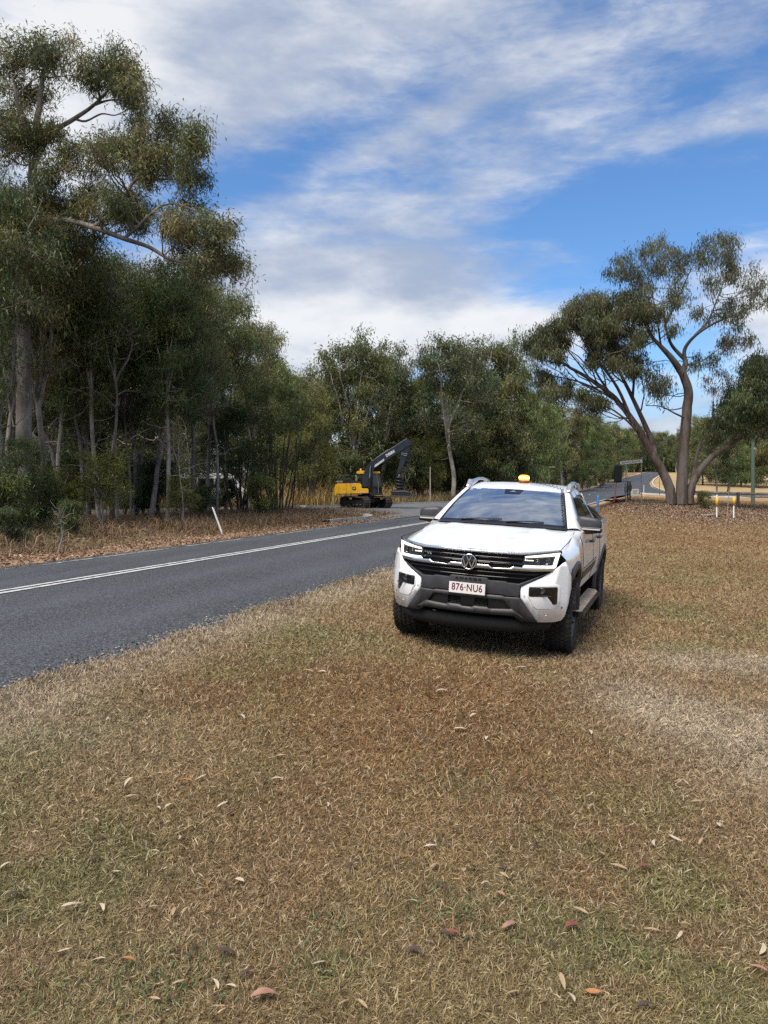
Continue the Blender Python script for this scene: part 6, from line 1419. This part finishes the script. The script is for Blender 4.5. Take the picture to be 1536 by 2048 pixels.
# timber post with log rail, power pole, dead stalk
fx = base_at(1476, 1016); lf = thing('log_fence', 'low fence of one pale log rail on dark timber posts near the green pole', 'fence', fx)
for px in (1398, 1476, 1560, 1640):
    g_ = W(px, 1000, fx.y) - fx; z0 = zat(fx.x + g_.x, fx.y) - fx.z; mb = MB(); h_ = W(1476, 986.5, fx.y).z - fx.z; mb.tube([(g_.x, 0, z0 - .2), (g_.x, 0, z0 + h_ * .6), (g_.x, 0, h_ + .02), (g_.x, 0, h_ + .05)], [.085, .085, .08, .05], 10); mb.build('post', M['old_timber'], lf)
r0, r1 = W(1384, 984.5, fx.y) - fx, W(1660, 991.5, fx.y) - fx
mb = MB(); mb.tube([(r0.x, .10, r0.z), ((r0.x * 2 + r1.x) / 3, .10, (r0.z * 2 + r1.z) / 3 + .01), (r1.x, .10, r1.z)], .075, 10); mb.build('rail', M['pale_timber'], lf)
o, L_ = post('power_pole', 1506, 1005, 760, .125, M['pole_green'], 'tall greenish power pole at the right, its top lost in the foliage', 'pole', 50, None, .78)
mb = MB(); mb.lathe([(W(0, 899, 50).z - base_at(1506, 1005, 50).z, .127), (W(0, 899, 50).z - base_at(1506, 1005, 50).z + .06, .13), (W(0, 899, 50).z - base_at(1506, 1005, 50).z + .12, .126)], 'Z', n=16); mb.build('metal_band', M['galv'], o)
mb = MB(); mb.box((0, -.1, L_ - .6), (1.9, .1, .1)); mb.build('crossarm', M['old_timber'], o)
o, L_ = post('dead_stalk', 1453.5, 1034, 962, .018, M['pale_timber'], 'tall thin dead stalk with dry seed head between the yellow-topped posts', 'plant', None, 1460, .6)
mb = MB(); dx = W(1460, 962, base_at(1453.5, 1034).y).x - base_at(1453.5, 1034).x
for k in range(26):
    z = L_ * (.68 + .32 * k / 26); a = k * 2.4; x0 = dx * z / L_; mb.tube([(x0, 0, z), (x0 + .07 * math.cos(a), .07 * math.sin(a), z + .03)], [.016, .008], 4)
mb.build('seed_head', M['bark_dark'], o)
post('marker_post', 860.5, 1006, 934, .05, M['pale_timber'], 'lone pale timber post between the digger and the ute roof', 'post')
o, L_ = post('thin_post', 1098, 985, 933, .035, M['pale_timber'], 'thin pale post with a short crossbar behind the ute roof', 'post', 90)
mb = MB(); mb.box((.35, 0, L_ - .06), (.75, .04, .12)); mb.build('crossbar', M['pale_timber'], o)
# grass clump and fallen stick by the big gum
plant('bushG', 1408, 40.5, .95, 'dark green grassy clump right of the gum trunks', 1.7, 'grass_clump', 'plant')
b = base_at(1420, 1033); lg = thing('fallen_log', 'short grey fallen log lying left of the yellow-topped posts', 'log', b, R(-25))
mb = MB(); mb.tube([(-.35, 0, .05), (-.12, .03, .07), (.2, 0, .075), (.5, .02, .07)], [.04, .06, .065, .06], 9); mb.build('log_body', M['bark_grey'], lg); mb = MB(); mb.lathe([(.5, .055), (.505, .04), (.506, .001)], 'X', (0, .02, .07), 10); mb.build('cut_end', M['bark_dark'], lg)
# dead twiggy branches on the left verge
def dead_branch(px, py, h, seed, label, wsp=.6):
    b = base_at(px, py); T = Tree(seed); P = T.limb([(0, 0, -.05), (.1, .1, h * .4), (wsp * .5, .1, h * .75), (wsp, 0, h)], .022, .006, 5, .02)
    for k in range(14):
        a = P[T.r.integers(2, len(P))]; T.tube(T.curve(a, a + T.r.normal(0, .3, 3) * h * .6 + np.array([.1, 0, .15]), .3, 6, .15), .010, .003, 4, False)
    o = tag(link('dead_branch', T.trunk_mesh(), M['bark_grey']), label, 'branch', 'dead branches on the left verge'); o.location = b
dead_branch(113, 1108, 1.0, 71, 'thin pale dead stalk nearest the road at the left', .15)
dead_branch(262, 1040, 1.7, 72, 'arching bare grey branch left of the pale trunk', -.9)
dead_branch(215, 1042, 1.4, 73, 'tangle of bare twigs below the bright yellow-green bush', .7)
dead_branch(405, 1036, 1.3, 74, 'low bare branch behind the tilted guide post', .9)

# ------------------------------------------------------------------ fallen gum leaves one can count
LC = {'cream': (.46, .37, .265), 'tan': (.36, .25, .155), 'pink': (.34, .18, .125), 'orange': (.37, .17, .06), 'plum': (.075, .045, .038), 'red': (.20, .065, .04)}
for k_, v_ in list(LC.items()): M['leaf_' + k_] = varied('fallen_leaf_' + k_, v_, tuple(x * .7 for x in v_), 30, .6)
def leaf_mesh(L_, wd, seed):
    r = random.Random(seed); n = 8; vs, fs = [], []; bend = r.uniform(-.25, .25); arch = r.uniform(.05, .22); tw = r.uniform(-.5, .5)
    for i in range(n + 1):
        u = i / n; w_ = wd * .5 * math.sin(math.pi * min(1, u * .96 + .03)) ** .75 * (1 - .25 * u); x = (u - .5) * L_; y = bend * L_ * (u - .5) ** 2 * 2; z = arch * L_ * (1 - (2 * u - 1) ** 2) * .5 + .006
        for q_ in (-1, 0, 1): vs.append((x, y + q_ * w_, z + abs(q_) * w_ * .35 + q_ * tw * w_ * (u - .3)))
    for i in range(n):
        for q_ in range(2): fs.append([i * 3 + q_, i * 3 + q_ + 1, i * 3 + q_ + 4, i * 3 + q_ + 3])
    return vs, fs
LSEED = [0]
def fallen(px, py, lpx, ang, colr, label, wr=.28):
    b = drop(px, py); LSEED[0] += 1; L_ = lpx / FPX * b.y * .98; mb = MB(); v, f = leaf_mesh(L_, L_ * wr, LSEED[0]); mb.add(v, f, True); o = mb.build('fallen_leaf', M['leaf_' + colr], None, False)
    o.location = b + Vector((0, 0, .022)); o.rotation_euler = (prng.uniform(-.15, .15), prng.uniform(-.25, .25), R(ang)); tag(o, label, 'leaf', 'fallen gum leaves on the grass'); return o
for a in [(373, 1572, 34, 5, 'orange', 'bright orange fallen leaf on the left of the lawn', .34), (148, 1824, 50, 32, 'cream', 'long cream leaf lying slantwise at the lower left', .3), (318, 1626, 22, -50, 'cream', 'small cream leaf, left one of a V-shaped pair'), (338, 1620, 24, 55, 'cream', 'small cream leaf, right one of a V-shaped pair'),
          (446, 1618, 26, 35, 'cream', 'pale slim leaf right of the V-shaped pair'), (265, 1605, 30, 38, 'tan', 'tan leaf above the V-shaped pair of leaves'), (480, 1767, 24, -25, 'cream', 'broad pale curled leaf left of the lower centre', .45), (530, 2007, 62, 14, 'pink', 'large pinkish leaf at the bottom edge', .34), (258, 1935, 46, -30, 'orange', 'rusty orange leaf left of the large pinkish leaf', .34),
          (450, 1916, 44, 5, 'plum', 'dark plum leaf above the large pinkish leaf', .36), (12, 1742, 26, 65, 'cream', 'cream leaf standing at the left frame edge', .35), (1018, 1862, 44, 38, 'pink', 'pink slanted leaf right of the green weed patch', .3), (905, 1877, 40, -5, 'red', 'dark red slim leaf below the green weed patch'), (1145, 1865, 44, 20, 'red', 'broad dark red leaf at the lower right of centre', .42),
          (1187, 2001, 32, -15, 'orange', 'orange leaf near the bottom right', .5), (1518, 1950, 40, -40, 'pink', 'pink leaf at the right frame edge', .34), (1402, 1693, 24, 48, 'tan', 'small tan leaf standing at the right of the lawn'), (1437, 1660, 22, 70, 'cream', 'pale broad leaf at the right of the lawn', .45), (973, 1482, 22, 80, 'cream', 'white upright curled leaf in the middle of the lawn', .4),
          (920, 1465, 28, 4, 'cream', 'slim pale leaf left of the white curled leaf'), (884, 1391, 24, 10, 'cream', 'slim pale leaf in front of the ute'), (565, 1519, 26, 2, 'tan', 'thin tan leaf left of the centre of the lawn'), (1000, 1798, 20, -40, 'pink', 'small pink leaf beside the green weed patch', .6), (862, 1700, 28, 4, 'cream', 'slim arched cream leaf at the lawn centre'), (888, 1784, 26, 12, 'plum', 'dark plum leaf at the edge of the green weed patch'),
          (1290, 1742, 30, 10, 'red', 'dull red leaf on the right half of the lawn', .5), (1040, 1343, 30, 3, 'cream', 'pale leaf just in front of the right front wheel'), (618, 1350, 22, -8, 'tan', 'plump tan leaf, left one of two on the lawn below the road edge', .45), (645, 1352, 18, 10, 'cream', 'plump pale leaf, right one of two below the road edge', .6), (700, 1738, 30, 30, 'plum', 'dark leaf left of the lawn centre', .4), (30, 1800, 40, 60, 'plum', 'dark plum leaf at the lower left edge', .4), (830, 1912, 36, -20, 'plum', 'dark brown leaf below the red slim leaf', .45)]:
    fallen(*a)
protoL = [None] * 3
for i in range(110):
    px, py = prng.uniform(0, 1536), 1330 + 700 * prng.random() ** 1.3
    b = drop(px, py)
    if st(b.x, b.y)[1] > T_N - .2: continue
    ci = i % 3; cn = ['tan', 'plum', 'cream'][ci]; lb = ['tiny dry tan gum leaf scattered on the lawn', 'tiny dark brown gum leaf scattered on the lawn', 'tiny pale gum leaf scattered on the lawn'][ci]; gr_ = ['tan leaves scattered on the lawn', 'dark leaves scattered on the lawn', 'pale leaves scattered on the lawn'][ci]
    if protoL[ci] is None:
        mb = MB(); v, f = leaf_mesh(.06, .016, 50 + ci); mb.add(v, f, True); o = mb.build('fallen_leaf', M['leaf_' + cn], None, False); protoL[ci] = o
    else: o = protoL[ci].copy(); COL.objects.link(o)
    o.location = b + Vector((0, 0, .02)); o.rotation_euler = (prng.uniform(-.3, .3), prng.uniform(-.3, .3), prng.random() * 6.28); s_ = prng.uniform(.6, 1.3); o.scale = (s_, s_, s_); tag(o, lb, 'leaf', gr_)
